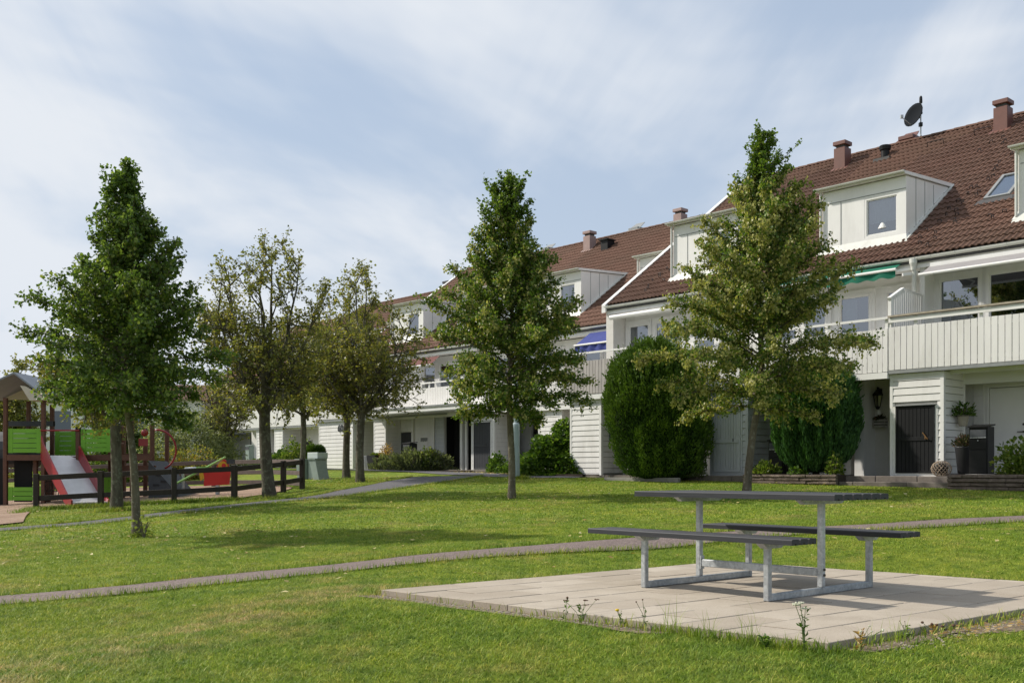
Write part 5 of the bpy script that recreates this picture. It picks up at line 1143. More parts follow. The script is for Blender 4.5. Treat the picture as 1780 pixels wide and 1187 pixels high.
# hanging yellow leaves on one low branch, and suckers at the foot of the near left tree
g = np.random.default_rng(44)
def spray(name, label, c, r, n, size, mat, cat='plant', stems=6, up=.4, hgt=None, group=None, tone=None, seed=1, upright=.3, shell=.0, wid=.42, flat=1.0, gz=None):
    g = np.random.default_rng(seed); z0 = tz(c[0], c[1]) if gz is None else gz
    p = empty(name, (c[0], c[1], z0 - .01), 0, label, cat, group)
    d = nrm(g.normal(0, 1, (n, 3))); d[:, 2] = np.abs(d[:, 2]) * 1.0 - .25 * (shell > 0); q = (shell + (1 - shell) * g.random(n) ** .45)[:, None]
    lump = 1 + .16 * np.sin(d[:, :1] * 5 + seed) * np.cos(d[:, 1:2] * 6 + seed * 2) + .10 * np.sin(d[:, 2:3] * 11 + d[:, :1] * 9)
    C = d * q * np.array(r) * lump; C[:, 2] = np.maximum(C[:, 2] + (hgt if hgt else 0), .02)
    A = nrm(d * np.array([1, 1, .6]) + g.normal(0, .55, (n, 3)) + np.array([0, 0, upright]))
    if stems:
        mb = MB()
        for k in range(stems):
            a = 6.28 * k / stems + g.random(); e = np.array([math.cos(a) * r[0] * .6, math.sin(a) * r[1] * .6, (hgt or 0) + r[2] * .7]); mb.tube([(e[0] * .08, e[1] * .08, 0), tuple(e * .5 + np.array([0, 0, .1 * r[2]])), tuple(e)], [.012, .009, .004], 5, cap=False)
        mb.build('stem', M['bark2'], p, smooth=True)
    leaves_mesh('foliage', C, A, size, M[mat], p, g, wid, tone); return p
spray('sucker_shoots', 'yellowing shoots growing from the foot of the tall dark lime tree', (-5.72, 16.05), (.16, .14, .30), 60, (.04, .07), 'shrub_lt', seed=3, hgt=.05, tone=np.random.default_rng(1).random(60) * .3 + .7)

# evergreens: rounded body with dense upright sprays
def evergreen(name, label, c, scale, ybase, axis, prof, mat, seed, n, size, group=None, upr=1.2, body='soil', depth=.9, streak=9, flatleaf=.22, lumps=190, lw=.34, lasp=1.2, shoot=1.0, peaks=0):
    g = np.random.default_rng(seed); z0 = tz(c[0], c[1]) if len(c) < 3 else c[2]; p = empty(name, (c[0], c[1], z0 - .02), 0, label, 'conifer', group)
    hs = np.array([(ybase - y) / scale for y, _, _ in prof])[::-1]; rl = np.array([(axis - a) / scale for _, a, _ in prof])[::-1]; rr = np.array([(b - axis) / scale for _, _, b in prof])[::-1]
    def R_(h, az):
        l = np.interp(h, hs, rl); r = np.interp(h, hs, rr); m_ = (l + r) / 2; cc = np.cos(az); ss = np.sin(az)
        q = np.where(cc > 0, m_ + (r - m_) * cc, m_ - (l - m_) * cc); return q * np.sqrt(cc ** 2 + (ss * depth) ** 2)
    # overlapping lumps of growth: the surface swells at each lump's centre and falls back between lumps
    K = lumps; lh = g.uniform(hs[0], hs[-1], K); la = g.uniform(0, 6.2832, K); rm = float(np.max(rr + rl)) / 2
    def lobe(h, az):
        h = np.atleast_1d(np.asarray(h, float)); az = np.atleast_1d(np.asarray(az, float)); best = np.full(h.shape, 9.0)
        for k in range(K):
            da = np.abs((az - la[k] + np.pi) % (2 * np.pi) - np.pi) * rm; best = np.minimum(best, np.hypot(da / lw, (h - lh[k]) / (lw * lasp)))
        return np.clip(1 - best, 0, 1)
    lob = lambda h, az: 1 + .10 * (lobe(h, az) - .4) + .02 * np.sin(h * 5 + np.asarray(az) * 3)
    mb = MB(); nh, na = 16, 28; vs = []
    for j in range(nh + 1):
        h = hs[0] + (hs[-1] - .04 - hs[0]) * j / nh
        for k in range(na): az = 6.2832 * k / na; r = float(R_(h, az)) * .86; vs.append((r * math.cos(az), r * math.sin(az), h))
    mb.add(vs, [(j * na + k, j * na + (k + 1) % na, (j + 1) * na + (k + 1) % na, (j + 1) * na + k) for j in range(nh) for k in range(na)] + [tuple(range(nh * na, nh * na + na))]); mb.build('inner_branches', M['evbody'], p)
    mb = MB(); mb.tube([(0, 0, 0), (0, 0, hs[0] + .5)], [.09, .07], 8); mb.build('trunk', M['bark'], p)
    u = g.random(n) ** .8; h = hs[0] + (hs[-1] - hs[0]) * u; az = g.uniform(0, 6.2832, n)
    # upright plumes: sprays gather in vertical streaks
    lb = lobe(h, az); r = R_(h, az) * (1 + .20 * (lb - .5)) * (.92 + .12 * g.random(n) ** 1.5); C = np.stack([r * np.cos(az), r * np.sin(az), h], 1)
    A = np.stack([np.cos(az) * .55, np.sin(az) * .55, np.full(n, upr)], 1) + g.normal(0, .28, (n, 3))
    tone = np.clip(.12 + .62 * lb + g.normal(0, .2, n), 0, 1)  # tone drops between lumps: shade of the gaps painted into the sprays
    # a few longer shoots break the outline, most of them near the top
    ns = n // 28; uh = hs[0] + (hs[-1] - hs[0]) * (1 - .55 * g.random(ns) ** 1.6); ua = g.uniform(0, 6.2832, ns); ur = R_(uh, ua) * g.uniform(.2, 1.0, ns); rr_ = np.repeat(np.arange(ns), 9); tt = np.tile(np.arange(9) / 9, ns)
    ax_ = nrm(np.stack([np.cos(ua) * .35, np.sin(ua) * .35, np.ones(ns)], 1) + g.normal(0, .12, (ns, 3))); ln_ = g.uniform(.08, .26, ns) * shoot
    ur = np.where(uh > hs[-1] - .35, ur, R_(uh, ua) * 1.0); Cs = np.stack([ur * np.cos(ua), ur * np.sin(ua), uh], 1)[rr_] + ax_[rr_] * (ln_[rr_] * tt)[:, None]; As = ax_[rr_] + g.normal(0, .35, (len(rr_), 3))
    C = np.concatenate([C, Cs]); A = np.concatenate([A, As]); tone = np.concatenate([tone, np.clip(.6 + g.normal(0, .15, len(rr_)), 0, 1)])
    for q in range(peaks):
        a = g.uniform(0, 6.2832); rad = float(R_(hs[-1] - .25, a)) * g.uniform(.15, 1.0); ph = g.uniform(.12, .34); m_ = 420; u = g.random(m_); az2 = g.uniform(0, 6.2832, m_)
        z0_ = hs[-1] - .32 * (rad / (float(R_(hs[-1] - .25, a)) + .01)) ** 2 - .12; rr2 = .13 * (1 - u) ** .7 * g.uniform(.7, 1.0, m_)
        Cp = np.stack([rad * math.cos(a) + rr2 * np.cos(az2), rad * math.sin(a) + rr2 * np.sin(az2), z0_ + u * (ph + .1)], 1); Ap = np.stack([np.cos(az2) * .4, np.sin(az2) * .4, np.full(m_, upr)], 1) + g.normal(0, .25, (m_, 3))
        C = np.concatenate([C, Cp]); A = np.concatenate([A, Ap]); tone = np.concatenate([tone, np.clip(.35 + .4 * u + g.normal(0, .15, m_), 0, 1)])
    leaves_mesh('foliage', C, A, size, M[mat], p, g, flatleaf, tone, up=.0, fold=.1); return p
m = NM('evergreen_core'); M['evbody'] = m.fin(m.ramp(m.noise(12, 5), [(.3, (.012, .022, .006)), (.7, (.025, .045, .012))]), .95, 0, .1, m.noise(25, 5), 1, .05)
PY = [(598, 1108, 1150), (604, 1098, 1185), (618, 1080, 1198), (640, 1066, 1205), (690, 1058, 1222), (740, 1062, 1234), (790, 1075, 1232), (815, 1092, 1222), (824, 1115, 1200)]
PYc = TP(6.0, -1.25)
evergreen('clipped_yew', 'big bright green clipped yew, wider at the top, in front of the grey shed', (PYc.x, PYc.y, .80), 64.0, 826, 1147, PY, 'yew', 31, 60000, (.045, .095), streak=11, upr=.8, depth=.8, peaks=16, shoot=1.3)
PC = [(640, 1400, 1450), (652, 1375, 1480), (665, 1362, 1490), (700, 1358, 1496), (740, 1355, 1498), (775, 1362, 1492), (800, 1375, 1478), (818, 1395, 1455)]
PCc = TP(1.75, -.35)
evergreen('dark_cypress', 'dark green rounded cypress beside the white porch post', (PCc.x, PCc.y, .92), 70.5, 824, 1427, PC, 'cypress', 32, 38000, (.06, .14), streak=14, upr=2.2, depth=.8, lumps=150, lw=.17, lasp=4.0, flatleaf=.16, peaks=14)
evergreen('box_ball', 'small clipped box ball beside the number sixty shed', (*TP(26.5, .7)[:2],), 45, 820, 572, [(775, 560, 584), (780, 555, 590), (792, 552, 592), (803, 556, 588), (808, 564, 580)], 'yew', 33, 5000, (.04, .08), streak=3, upr=.5, depth=1, lumps=40, lw=.2, shoot=.3)

SG = 'shrubs and bushes in front of the houses'
b0 = TP(11.2, .45); spray('leafy_shrub', 'large glossy green shrub between the lamp post and the white shed', (b0.x, b0.y), (1.55, 1.2, 1.95), 15000, (.08, .16), 'shrub', 'shrub', 14, group=SG, seed=5, shell=.55)
b0 = TP(9.8, 1.0); spray('leafy_shrub', 'bright yellow green shrub top behind the large glossy one', (b0.x, b0.y), (.8, .7, .75), 2600, (.08, .14), 'shrub_lt', 'shrub', 5, group=SG, seed=6, hgt=1.6, shell=.4)
b0 = TP(15.0, .9); spray('dwarf_conifer', 'small yellow green conifer in front of the dark shed door', (b0.x, b0.y), (.34, .34, .70), 1700, (.05, .10), 'shrub', 'shrub', 3, group=SG, seed=7, upright=1)
b0 = TP(13.8, .6); spray('low_shrub', 'low green mound beside the dwarf conifer', (b0.x, b0.y), (.7, .45, .42), 1800, (.05, .09), 'shrub', 'shrub', 5, group=SG, seed=8)
b0 = TP(20.6, 1.75); spray('lavender_bush', 'larger grey green lavender bush beside the grey mailbox', (b0.x, b0.y), (1.35, .7, .80), 9000, (.09, .20), 'lavender', 'shrub', 10, group=SG, seed=9, upright=1.1, wid=.14, gz=1.0)
b0 = TP(22.6, 1.8); spray('lavender_bush', 'smaller grey green lavender bush nearest the two dark pots', (b0.x, b0.y), (.8, .55, .62), 5000, (.09, .18), 'lavender', 'shrub', 8, group=SG, seed=10, upright=1.1, wid=.14, gz=1.0)
b0 = TP(20.2, 1.9); spray('green_shrub', 'bright green shrub growing in the lavender', (b0.x, b0.y), (.5, .4, .95), 1500, (.06, .11), 'shrub_lt', 'shrub', 6, group=SG, seed=11, gz=1.0)
b0 = TP(28.4, 1.0); spray('green_shrub', 'pale green shrub behind the green grey cabinet', (b0.x, b0.y), (.85, .6, 1.25), 2600, (.07, .12), 'shrub_lt', 'shrub', 8, group=SG, seed=12)
b0 = TP(34.0, 3.4); spray('laurel_hedge', 'low glossy laurel hedge in front of the open porch', (b0.x, b0.y), (1.5, .9, .95), 5200, (.10, .17), 'shrub', 'shrub', 8, group=SG, seed=13, shell=.4)
b0 = TP(31.8, 3.0); spray('laurel_hedge', 'dark laurel clump at the right end of the low hedge', (b0.x, b0.y), (.9, .7, .9), 3000, (.10, .17), 'shrub', 'shrub', 8, group=SG, seed=14, shell=.4)
b0 = TP(44.5, 5.2); spray('green_shrub', 'small bright shrub beside the far clapboard shed', (b0.x, b0.y), (.45, .4, 1.0), 900, (.09, .14), 'shrub_lt', 'shrub', 4, group=SG, seed=15)
spray('willow_bush', 'wide silvery willow bush behind the playground', (-13.2, 42), (2.6, 1.6, 3.4), 16000, (.10, .19), 'willow', 'shrub', 12, group=SG, seed=16, wid=.16, shell=.45, upright=-.4)
spray('willow_bush', 'lower silvery willow bush left of the wide one', (-16.0, 43.5), (1.6, 1.4, 2.6), 7000, (.10, .19), 'willow', 'shrub', 8, group=SG, seed=17, wid=.16, shell=.4, upright=-.4)
spray('green_shrub', 'low yellow green bush behind the back fence, left of the willow', (-15.5, 38), (2.4, 1.0, 1.35), 6000, (.07, .12), 'shrub_lt', 'shrub', 10, group=SG, seed=18)
spray('green_shrub', 'low mixed bush behind the back fence, below the willow', (-12.3, 38.5), (1.8, .9, 1.15), 4500, (.07, .12), 'sorbus', 'shrub', 10, group=SG, seed=19)
spray('hedge', 'loose olive hedge far behind the slide', (-23, 48), (6, 1.4, 1.7), 5000, (.10, .17), 'sorbus', 'hedge', 10, seed=20, shell=.3)
b0 = TP(2.85, -.85); spray('hosta_plant', 'yellow green leafy plant on the stone wall beside the black mailbox', (b0.x, b0.y), (.36, .25, .30), 420, (.07, .15), 'shrub_lt', 'plant', 4, seed=21, upright=.8, wid=.2, gz=.93)
b0 = TP(.95, -.85); spray('leafy_plant', 'upright pale leafy plant at the right end of the first stone wall', (b0.x, b0.y), (.20, .18, .52), 260, (.06, .11), 'shrub_lt', 'plant', 4, seed=22, gz=.93)
b0 = TP(1.9, -.9); spray('leafy_plant', 'low spreading plant under the dark cypress', (b0.x, b0.y), (.26, .2, .20), 200, (.06, .10), 'shrub', 'plant', 4, seed=23, gz=.93)
b0 = TP(-3.25, -.75); spray('leafy_plant', 'bright green leafy shrub at the right edge behind the stone wall', (b0.x, b0.y), (.50, .3, .75), 1100, (.06, .12), 'shrub_lt', 'plant', 7, seed=24, gz=.93)
b0 = TP(5.0, -.85); spray('trailing_plant', 'small scrubby plant at the foot of the clipped yew', (b0.x, b0.y), (.3, .2, .22), 160, (.04, .08), 'lavender', 'plant', 4, seed=25, gz=.85)
# ------------------------------------------------------------------ things in front of the houses
def mailbox(label, t, s, gz, ht=1.1, wd=.38, dp=.32, mat='black', group='mailboxes in front of the houses', plinth=False):
    p = TP(t, s); o = empty('mailbox', (p.x, p.y, gz), HANG, label, 'mailbox', group)
    mb = MB(); mb.box(-wd / 2, wd / 2, 0, dp, .0, ht - .06); mb.build('body', M[mat], o, bevel=.006)
    mb = MB(); mb.hexa([(-wd / 2 - .02, -.04, ht - .08), (wd / 2 + .02, -.04, ht - .08), (wd / 2 + .02, dp + .01, ht - .03), (-wd / 2 - .02, dp + .01, ht - .03), (-wd / 2 - .02, -.04, ht - .05), (wd / 2 + .02, -.04, ht - .05), (wd / 2 + .02, dp + .01, ht), (-wd / 2 - .02, dp + .01, ht)]); mb.build('lid', M[mat], o)
    mb = MB(); mb.box(-wd / 2 + .03, wd / 2 - .03, -.018, -.001, ht - .28, ht - .13); mb.build('flap', M['slate'], o, bevel=.004)
    mb = MB(); mb.box(-wd / 2 + .025, wd / 2 - .02, -.014, -.001, ht * .49, ht - .31); mb.box(-wd / 2 + .02, wd / 2 - .02, -.010, -.001, .02, ht * .47); mb.build('door', M[mat], o, bevel=.005)
    mb = MB(); mb.box(-wd / 2 + .03, wd / 2 - .03, -.030, -.012, ht - .305, ht - .29); mb.build('trim', M['galv'], o)
    mb = MB(); mb.tube([(0, -.013, ht - .36), (0, -.028, ht - .36)], .012, 8); mb.build('lock', M['galv'], o)
    return o
mailbox('black mailbox with a sloping lid, on the stone wall near the right edge', -2.33, -.62, .955, 1.08, .40, .34)
p = TP(-2.33, -.62); mb = MB(); mb.box(-.26, .26, -.06, .40, 0, .055); o = mb.build('plinth_stone', M['concrete'], None, bevel=.01, loc=(p.x, p.y, .90), rz=HANG); tag(o, 'grey concrete slab under the black mailbox at the right', 'plinth')
mailbox('black mailbox between the grey shed and the dark cypress', 3.0, -.2, .90, .97, .42, .34)
mailbox('dark grey mailbox behind the lavender bushes', 22.1, 2.3, 1.08, 1.15, .50, .36, 'pot')
mailbox('grey mailbox at the corner of the far clapboard shed', 41.6, 5.6, 1.40, 1.15, .45, .3, 'cabinet')
mailbox('dark mailbox in the open porch behind the laurel hedge', 35.0, 5.3, 1.40, 1.25, .50, .36, 'pot')

def pot(name, label, t, s, gz, prof, mat, plant=None, plantargs=None, group=None, square=False):
    p = TP(t, s); o = empty(name, (p.x, p.y, gz), HANG, label, 'plant pot', group)
    mb = MB()
    if square: (r0, z0), (r1, z1) = prof[0], prof[-1]; mb.hexa([(-r0, -r0, z0), (r0, -r0, z0), (r0, r0, z0), (-r0, r0, z0), (-r1, -r1, z1), (r1, -r1, z1), (r1, r1, z1), (-r1, r1, z1)])
    else: mb.lathe(prof, n=20)
    mb.build('pot', M[mat], o, smooth=not square); r, z = prof[-1]; mb = MB(); mb.lathe([(r * .9, z - .03), (r * .9, z + .006)], n=14) if not square else mb.box(-r * .9, r * .9, -r * .9, r * .9, z - .02, z + .006); mb.build('soil', M['soil'], o)
    return (p.x, p.y, gz + z)
a = pot('tall_pot', 'tall tapered black pot with heather, left of the black mailbox', -1.75, .05, .90, [(.13, 0), (.15, .02), (.215, .64), (.22, .66)], 'pot')
spray('heather_plant', 'bushy dull purple heather in the tall black pot', a[:2], (.24, .22, .26), 900, (.05, .10), 'heather', 'plant', 5, seed=41, upright=1.0, wid=.16, gz=a[2])
PG = 'dark pots in front of the number sixty house row'
a = pot('square_pot', 'larger dark tapered pot beside the zinc box', 24.35, 2.4, 1.08, [(.25, 0), (.31, .62)], 'pot', group=PG, square=True)
spray('low_plant', 'low green plants filling the larger dark pot', a[:2], (.26, .26, .10), 200, (.05, .09), 'shrub_lt', 'plant', 3, seed=42, gz=a[2])
a = pot('square_pot', 'smaller dark pot with a yellowing shrub in it', 23.55, 2.35, 1.08, [(.20, 0), (.26, .48)], 'pot', group=PG, square=True)
spray('dry_plant', 'yellowing dry shrub in the smaller dark pot', a[:2], (.32, .3, .62), 420, (.05, .09), 'dry', 'plant', 7, seed=43, gz=a[2])
p = TP(25.1, 2.5); mb = MB(); mb.box(-.3, .3, -.2, .25, 0, .62)
for k in range(6): mb.box(-.28 + k * .1, -.25 + k * .1, -.215, -.2005, .03, .60)
tag(mb.build('zinc_box', M['zincpot'], None, loc=(p.x, p.y, 1.08), rz=HANG), 'ribbed zinc box standing between the two tree trunks and the dark pots', 'planter')

# wicker ball: a lattice of canes round a globe
p = TP(-1.35, -.25); o = empty('wicker_ball', (p.x, p.y, .90), 0, 'round basket of pale woven canes on the porch paving beside the shed corner', 'wicker ball')
mb = MB(); r = .205
for k in range(16):
    for sg in (1, -1):
        pts = []
        for j in range(13):
            ph = .35 + (math.pi - .75) * j / 12; az = 6.2832 * k / 16 + sg * j * .14; pts.append((r * 1.05 * math.sin(ph) * math.cos(az), r * 1.05 * math.sin(ph) * math.sin(az), r * .82 - r * .86 * math.cos(ph) * -1 - .0))
        mb.tube(pts, .0085, 4, cap=False)
mb.build('cane_lattice', M['wicker'], o); mb = MB(); mb.tube([(r * .42 * math.cos(a), r * .42 * math.sin(a), r * 1.62) for a in np.linspace(0, 6.2832, 17)], .013, 5); mb.tube([(r * .5 * math.cos(a), r * .5 * math.sin(a), .015) for a in np.linspace(0, 6.2832, 17)], .013, 5); mb.build('rim', M['wicker'], o)
mb = MB(); mb.blob((0, 0, .17), (.15, .15, .14)); mb.build('inner_globe', M['dark'], o)

# wall lantern, hung pots
def wp(h, x, y, z): return h.world(x, y, z)
q = wp(H2, WA - 1.05, 1.55, 2.95); o = empty('wall_lantern', q, HANG, 'ornate black lantern on the rendered wall beside the black storage door', 'lantern')
mb = MB(); mb.box(-.04, .04, -.02, 0, -.10, .16); mb.tube([(0, -.02, .10), (0, -.10, .18), (0, -.16, .12)], .012, 6); mb.build('bracket', M['black'], o)
mb = MB(); mb.lathe([(.055, -.33), (.07, -.30), (.115, -.02), (.13, .0)], (0, -.16), 6)
fr = MB()
for k in range(6):
    a = k * math.pi / 3; fr.tube([(.07 * math.cos(a), -.16 + .07 * math.sin(a), -.30), (.118 * math.cos(a), -.16 + .118 * math.sin(a), -.02)], .010, 4)
fr.lathe([(.03, -.37), (.075, -.32), (.07, -.29)], (0, -.16), 6); fr.lathe([(.14, -.03), (.145, .0), (.07, .09), (.05, .12), (.02, .15), (.028, .18), (.005, .20)], (0, -.16), 6); fr.build('cage', M['black'], o)
m = NM('lantern_glass'); M['lglass'] = m.fin((.10, .09, .05), .12, 0, .8)
mb.build('lantern_glass', M['lglass'], o); mb = MB(); mb.lathe([(.035, -.52), (.05, -.50), (.05, -.40), (.03, -.38)], (0, -.10), 10); mb.build('motion_sensor', M['white2'], o)
q = wp(H2, WA - 1.02, 1.55, 2.12); o = empty('wall_planter', q, HANG, 'small slatted box with dark flowers on the rendered wall under the lantern', 'planter'); 
mb = MB()
for k in range(3): mb.box(-.17, .17, -.17, -.155, k * .075, k * .075 + .055); mb.box(.155, .17, -.155, 0, k * .075, k * .075 + .055)
mb.build('slats', M['weather'], o); mb = MB(); mb.box(-.15, .15, -.15, 0, .01, .19); mb.build('liner', M['soil'], o)
spray('wall_flowers', 'dark flowers in the slatted box under the lantern', (q[0] - .06, q[1] - .05), (.16, .10, .14), 160, (.04, .07), 'heather', 'plant', 3, seed=51, gz=q[2] + .18)
mb = MB(); mb.box(-.012, .012, -.02, 0, -.06, .06); q = wp(H2, WA - 1.22, 1.55, 1.95); tag(mb.build('doorbell', M['black'], None, loc=q, rz=HANG), 'small black doorbell on the wall below the slatted box', 'doorbell')
q = wp(H1, 1.32, .62, 2.05); o = empty('hanging_pot', q, HANG, 'clay pot with a spiky plant hung on the side of the near shed', 'plant pot')
mb = MB(); mb.lathe([(.085, 0), (.09, .01), (.135, .24), (.145, .25)], (.13, 0), 16); mb.build('pot', M['terracotta'], o, smooth=True); mb = MB(); mb.tube([(.13 + .147 * math.cos(a), .147 * math.sin(a), .235) for a in np.linspace(0, 6.28, 17)], .006, 4); mb.bar((-.02, 0, .235), (.0, 0, .235), .1, .03); mb.build('wall_ring', M['black'], o)
spray('spiky_plant', 'dark green spiky plant in the hung clay pot', (q[0] + .10, q[1] - .10), (.30, .26, .30), 300, (.07, .13), 'shrub', 'plant', 9, seed=52, upright=.4, wid=.16, gz=q[2] + .22)
q = wp(H3, 1.20, .55, 1.95); o = empty('flower_box', q, HANG, 'dark box of red flowers on the shed side left of the clipped yew', 'flower box')
mb = MB(); mb.box(0, .2, -.22, .22, 0, .2); mb.build('box', M['slate'], o)
_rf = spray('red_flowers', 'red geraniums in the dark box left of the clipped yew', (q[0] + .08, q[1] - .05), (.2, .2, .26), 170, (.05, .08), 'shrub', 'plant', 4, seed=53, gz=q[2] + .18)
mb = MB(); g_ = random.Random(2)
for k in range(9): a = g_.uniform(0, 6.28); mb.blob((q[0] + .08 + .12 * math.cos(a), q[1] - .05 + .12 * math.sin(a), q[2] + .40 + g_.uniform(-.06, .1)), (.045, .045, .035), 7, 4, g_, .2)
_fh = mb.build('flower_heads', M['flowerr'], _rf, loc=(-_rf.location.x, -_rf.location.y, -_rf.location.z))
q = TP(3.12, -.0, 1.0)
# shepherd crook by the post
p = TP(1.35, -.5, .93); mb = MB(); mb.tube([(p.x, p.y, .9), (p.x, p.y, 1.75), (p.x + .03, p.y, 1.82), (p.x + .08, p.y, 1.82), (p.x + .10, p.y, 1.76)], .012, 5); tag(mb.build('garden_crook', M['black']), 'thin black metal crook standing right of the dark cypress', 'garden crook')
# concrete edging block left by the yew
p = TP(6.3, -1.6); mb = MB(); mb.box(-1.3, 1.3, -.06, .06, -.05, .10); tag(mb.build('loose_kerb', M['concrete'], None, bevel=.01, loc=(p.x, p.y, tz(p.x, p.y)), rz=HANG), 'long loose grey concrete kerb on the ground below the clipped yew', 'kerb block')
# rain spout by the third shed
p = TP(10.75, -.05); mb = MB(); mb.tube([(p.x, p.y, tz(p.x, p.y) + .30), (p.x - .06, p.y - .05, tz(p.x, p.y) + .22), (p.x - .32, p.y - .1, tz(p.x, p.y) + .05)], .05, 8); tag(mb.build('rain_spout', M['gutter']), 'white rain spout at the foot of the shed behind the glossy shrub', 'spout')

# satellite dish and aerial mast on the near ridge
q = wp(H2, WA - 3.69, 9.15, 11.72); o = empty('satellite_dish', q, 0, 'dark grey satellite dish on a mast on the roof ridge', 'satellite dish')
mb = MB(); mb.tube([(0, 0, -.1), (0, 0, 1.28)], .022, 8); mb.build('mast', M['galv'], o)
mb = MB(); mb.lathe([(.05, 1.15), (.055, 1.2), (.05, 1.33), (.03, 1.38)], n=8); mb.box(-.04, .04, -.05, .03, .80, .86); mb.box(-.06, .04, -.06, .04, .40, .52); mb.lathe([(.07, -.08), (.03, .1)], n=8); mb.build('clamps', M['black'], o)
m = NM('matt_grey_dish'); M['dishgrey'] = m.fin((.016, .018, .022), .95, 0, .05)
mb = MB(); n = 20; ax = Vector((-.86, -.42, .28)).normalized(); ux = ax.cross(Vector((0, 0, 1))).normalized(); uy = ux.cross(ax); c0 = Vector((-.20, -.06, .72)); vs = [c0]
fs = []
for j in range(1, 5):
    for k in range(n): a = 6.2832 * k / n; rr_ = .40 * j / 4; vs.append(c0 + ux * rr_ * math.cos(a) * .92 + uy * rr_ * math.sin(a) + ax * (.09 * (j / 4) ** 2))
fs = [(0, 1 + k, 1 + (k + 1) % n) for k in range(n)] + [(1 + (j - 1) * n + k, 1 + j * n + k, 1 + j * n + (k + 1) % n, 1 + (j - 1) * n + (k + 1) % n) for j in range(1, 4) for k in range(n)]
mb.add(vs, fs); d_ = mb.build('dish', M['dishgrey'], o, smooth=True); sm = d_.modifiers.new('thickness', 'SOLIDIFY'); sm.thickness = .015
mb = MB(); e_ = c0 + ax * .52 - uy * .30; mb.tube([c0 - uy * .36 + ax * .05, e_], .014, 5); mb.box(e_.x - .05, e_.x + .03, e_.y - .04, e_.y + .04, e_.z - .02, e_.z + .08); mb.tube([c0, (0, 0, .68)], .03, 6); mb.build('feed_arm', M['galv'], o)

# lamp post
p = (.12, 31.0); o = empty('lamp_post', (*p, tz(*p) - .02), 0, 'blue grey steel lamp post behind the middle lime tree', 'lamp post')
mb = MB(); mb.lathe([(.115, 0), (.112, 1.6), (.105, 1.66), (.065, 1.70), (.060, 4.6)], n=14); mb.build('pole', M['lamp_post'], o, smooth=False)
mb = MB(); mb.lathe([(.06, 4.6), (.22, 4.66), (.25, 4.95), (.05, 5.1)], n=14); mb.build('lamp_head', M['lamp_post'], o)
mb = MB(); mb.box(-.05, .05, -.125, -.10, .55, .95); mb.build('hatch', M['lamp_post'], o)
# grey green cabinet with splayed sides
o = empty('utility_cabinet', (-6.72, 34.9, tz(-6.72, 34.9) - .02), R(-40), 'pale green grey metal cabinet with two slanting side boxes on the grass', 'cabinet')
mb = MB(); mb.box(-.25, .25, 0, .4, 0, .72); mb.box(-.23, .23, -.012, -.001, .05, .5); mb.build('body', M['cabinet_lt'], o, bevel=.01)
mb = MB(); mb.box(-.27, .27, -.03, .42, .72, .92); mb.build('lid', M['cabinet_lt'], o, bevel=.01)
for sg in (-1, 1):
    mb = MB(); a, b = (.30, .62) if sg > 0 else (-.52, -.28); c, d = (.08, .42) if sg > 0 else (-.62, -.30); mb.hexa([(a, -.25, 0), (b, -.25, 0), (b, .2, 0), (a, .2, 0), (c, -.25, .68), (d, -.25, .68), (d, .2, .68), (c, .2, .68)]); mb.build('side_box', M['cabinet'], o, bevel=.008)
    mb = MB(); mb.hexa([(c - .03, -.28, .681), (d + .03, -.28, .681), (d + .03, .23, .681), (c - .03, .23, .681), (c - .03, -.28, .71), (d + .03, -.28, .71), (d + .03, .23, .71), (c - .03, .23, .71)]); mb.build('side_lid', M['cabinet'], o)
p = TP(30.5, 3.2); mb = MB(); mb.blob((0, 0, .2), (.35, .3, .32), 10, 6, rg, .12); tag(mb.build('boulder', M['concrete'], None, loc=(p.x, p.y, tz(p.x, p.y))), 'pale rounded boulder left of the green grey cabinet', 'boulder')

# ------------------------------------------------------------------ playground fence
FP = [(-11.42, 24.8), (-10.0, 25.12), (-8.25, 25.22), (-6.92, 25.75), (-6.24, 28.2), (-5.95, 29.3)]
BP = [(-5.95, 29.3), (-7.4, 31.2), (-9.4, 32.6), (-12.2, 33.3), (-15.2, 33.6), (-18.4, 33.7), (-21.6, 33.4)]
def fence(name, label, pts, mat, rails=(.28, .77), skip0=False, ht=.87):
    o = empty(name, (*pts[0], tz(*pts[0])), 0, label, 'fence'); bz = o.location.z
    for k, q in enumerate(pts):
        if k == 0 and skip0: continue
        if k < len(pts) - 1: dx, dy = pts[k + 1][0] - q[0], pts[k + 1][1] - q[1]
        mb = MB(); z = tz(*q) - bz; c, s_ = math.cos(math.atan2(dy, dx)), math.sin(math.atan2(dy, dx)); h_ = .062
        cs = [(q[0] - pts[0][0] + a * c - b * s_, q[1] - pts[0][1] + a * s_ + b * c) for a, b in ((-h_, -h_), (h_, -h_), (h_, h_), (-h_, h_))]
        mb.hexa([(*a, z - .1) for a in cs] + [(*a, z + ht) for a in cs]); mb.build('post', M[mat], o, bevel=.008)
    for a, b in zip(pts[:-1], pts[1:]):
        d = Vector((b[0] - a[0], b[1] - a[1], 0)).normalized(); nrm_ = Vector((d.y, -d.x, 0)) * .0
        for rz__ in rails:
            A_ = Vector((a[0] - pts[0][0], a[1] - pts[0][1], tz(*a) - bz + rz__)) + d * .064; B_ = Vector((b[0] - pts[0][0], b[1] - pts[0][1], tz(*b) - bz + rz__)) - d * .064
            mb = MB(); mb.bar(A_, B_, .05, .125); mb.build('rail', M[mat], o, bevel=.006)
    return o
fence('wooden_fence', 'dark brown two-rail fence along the front of the playground', FP, 'darkw')
fence('wooden_fence', 'faded brown three-rail fence along the back of the playground', BP, 'fadedw', rails=(.16, .46, .78), skip0=True)

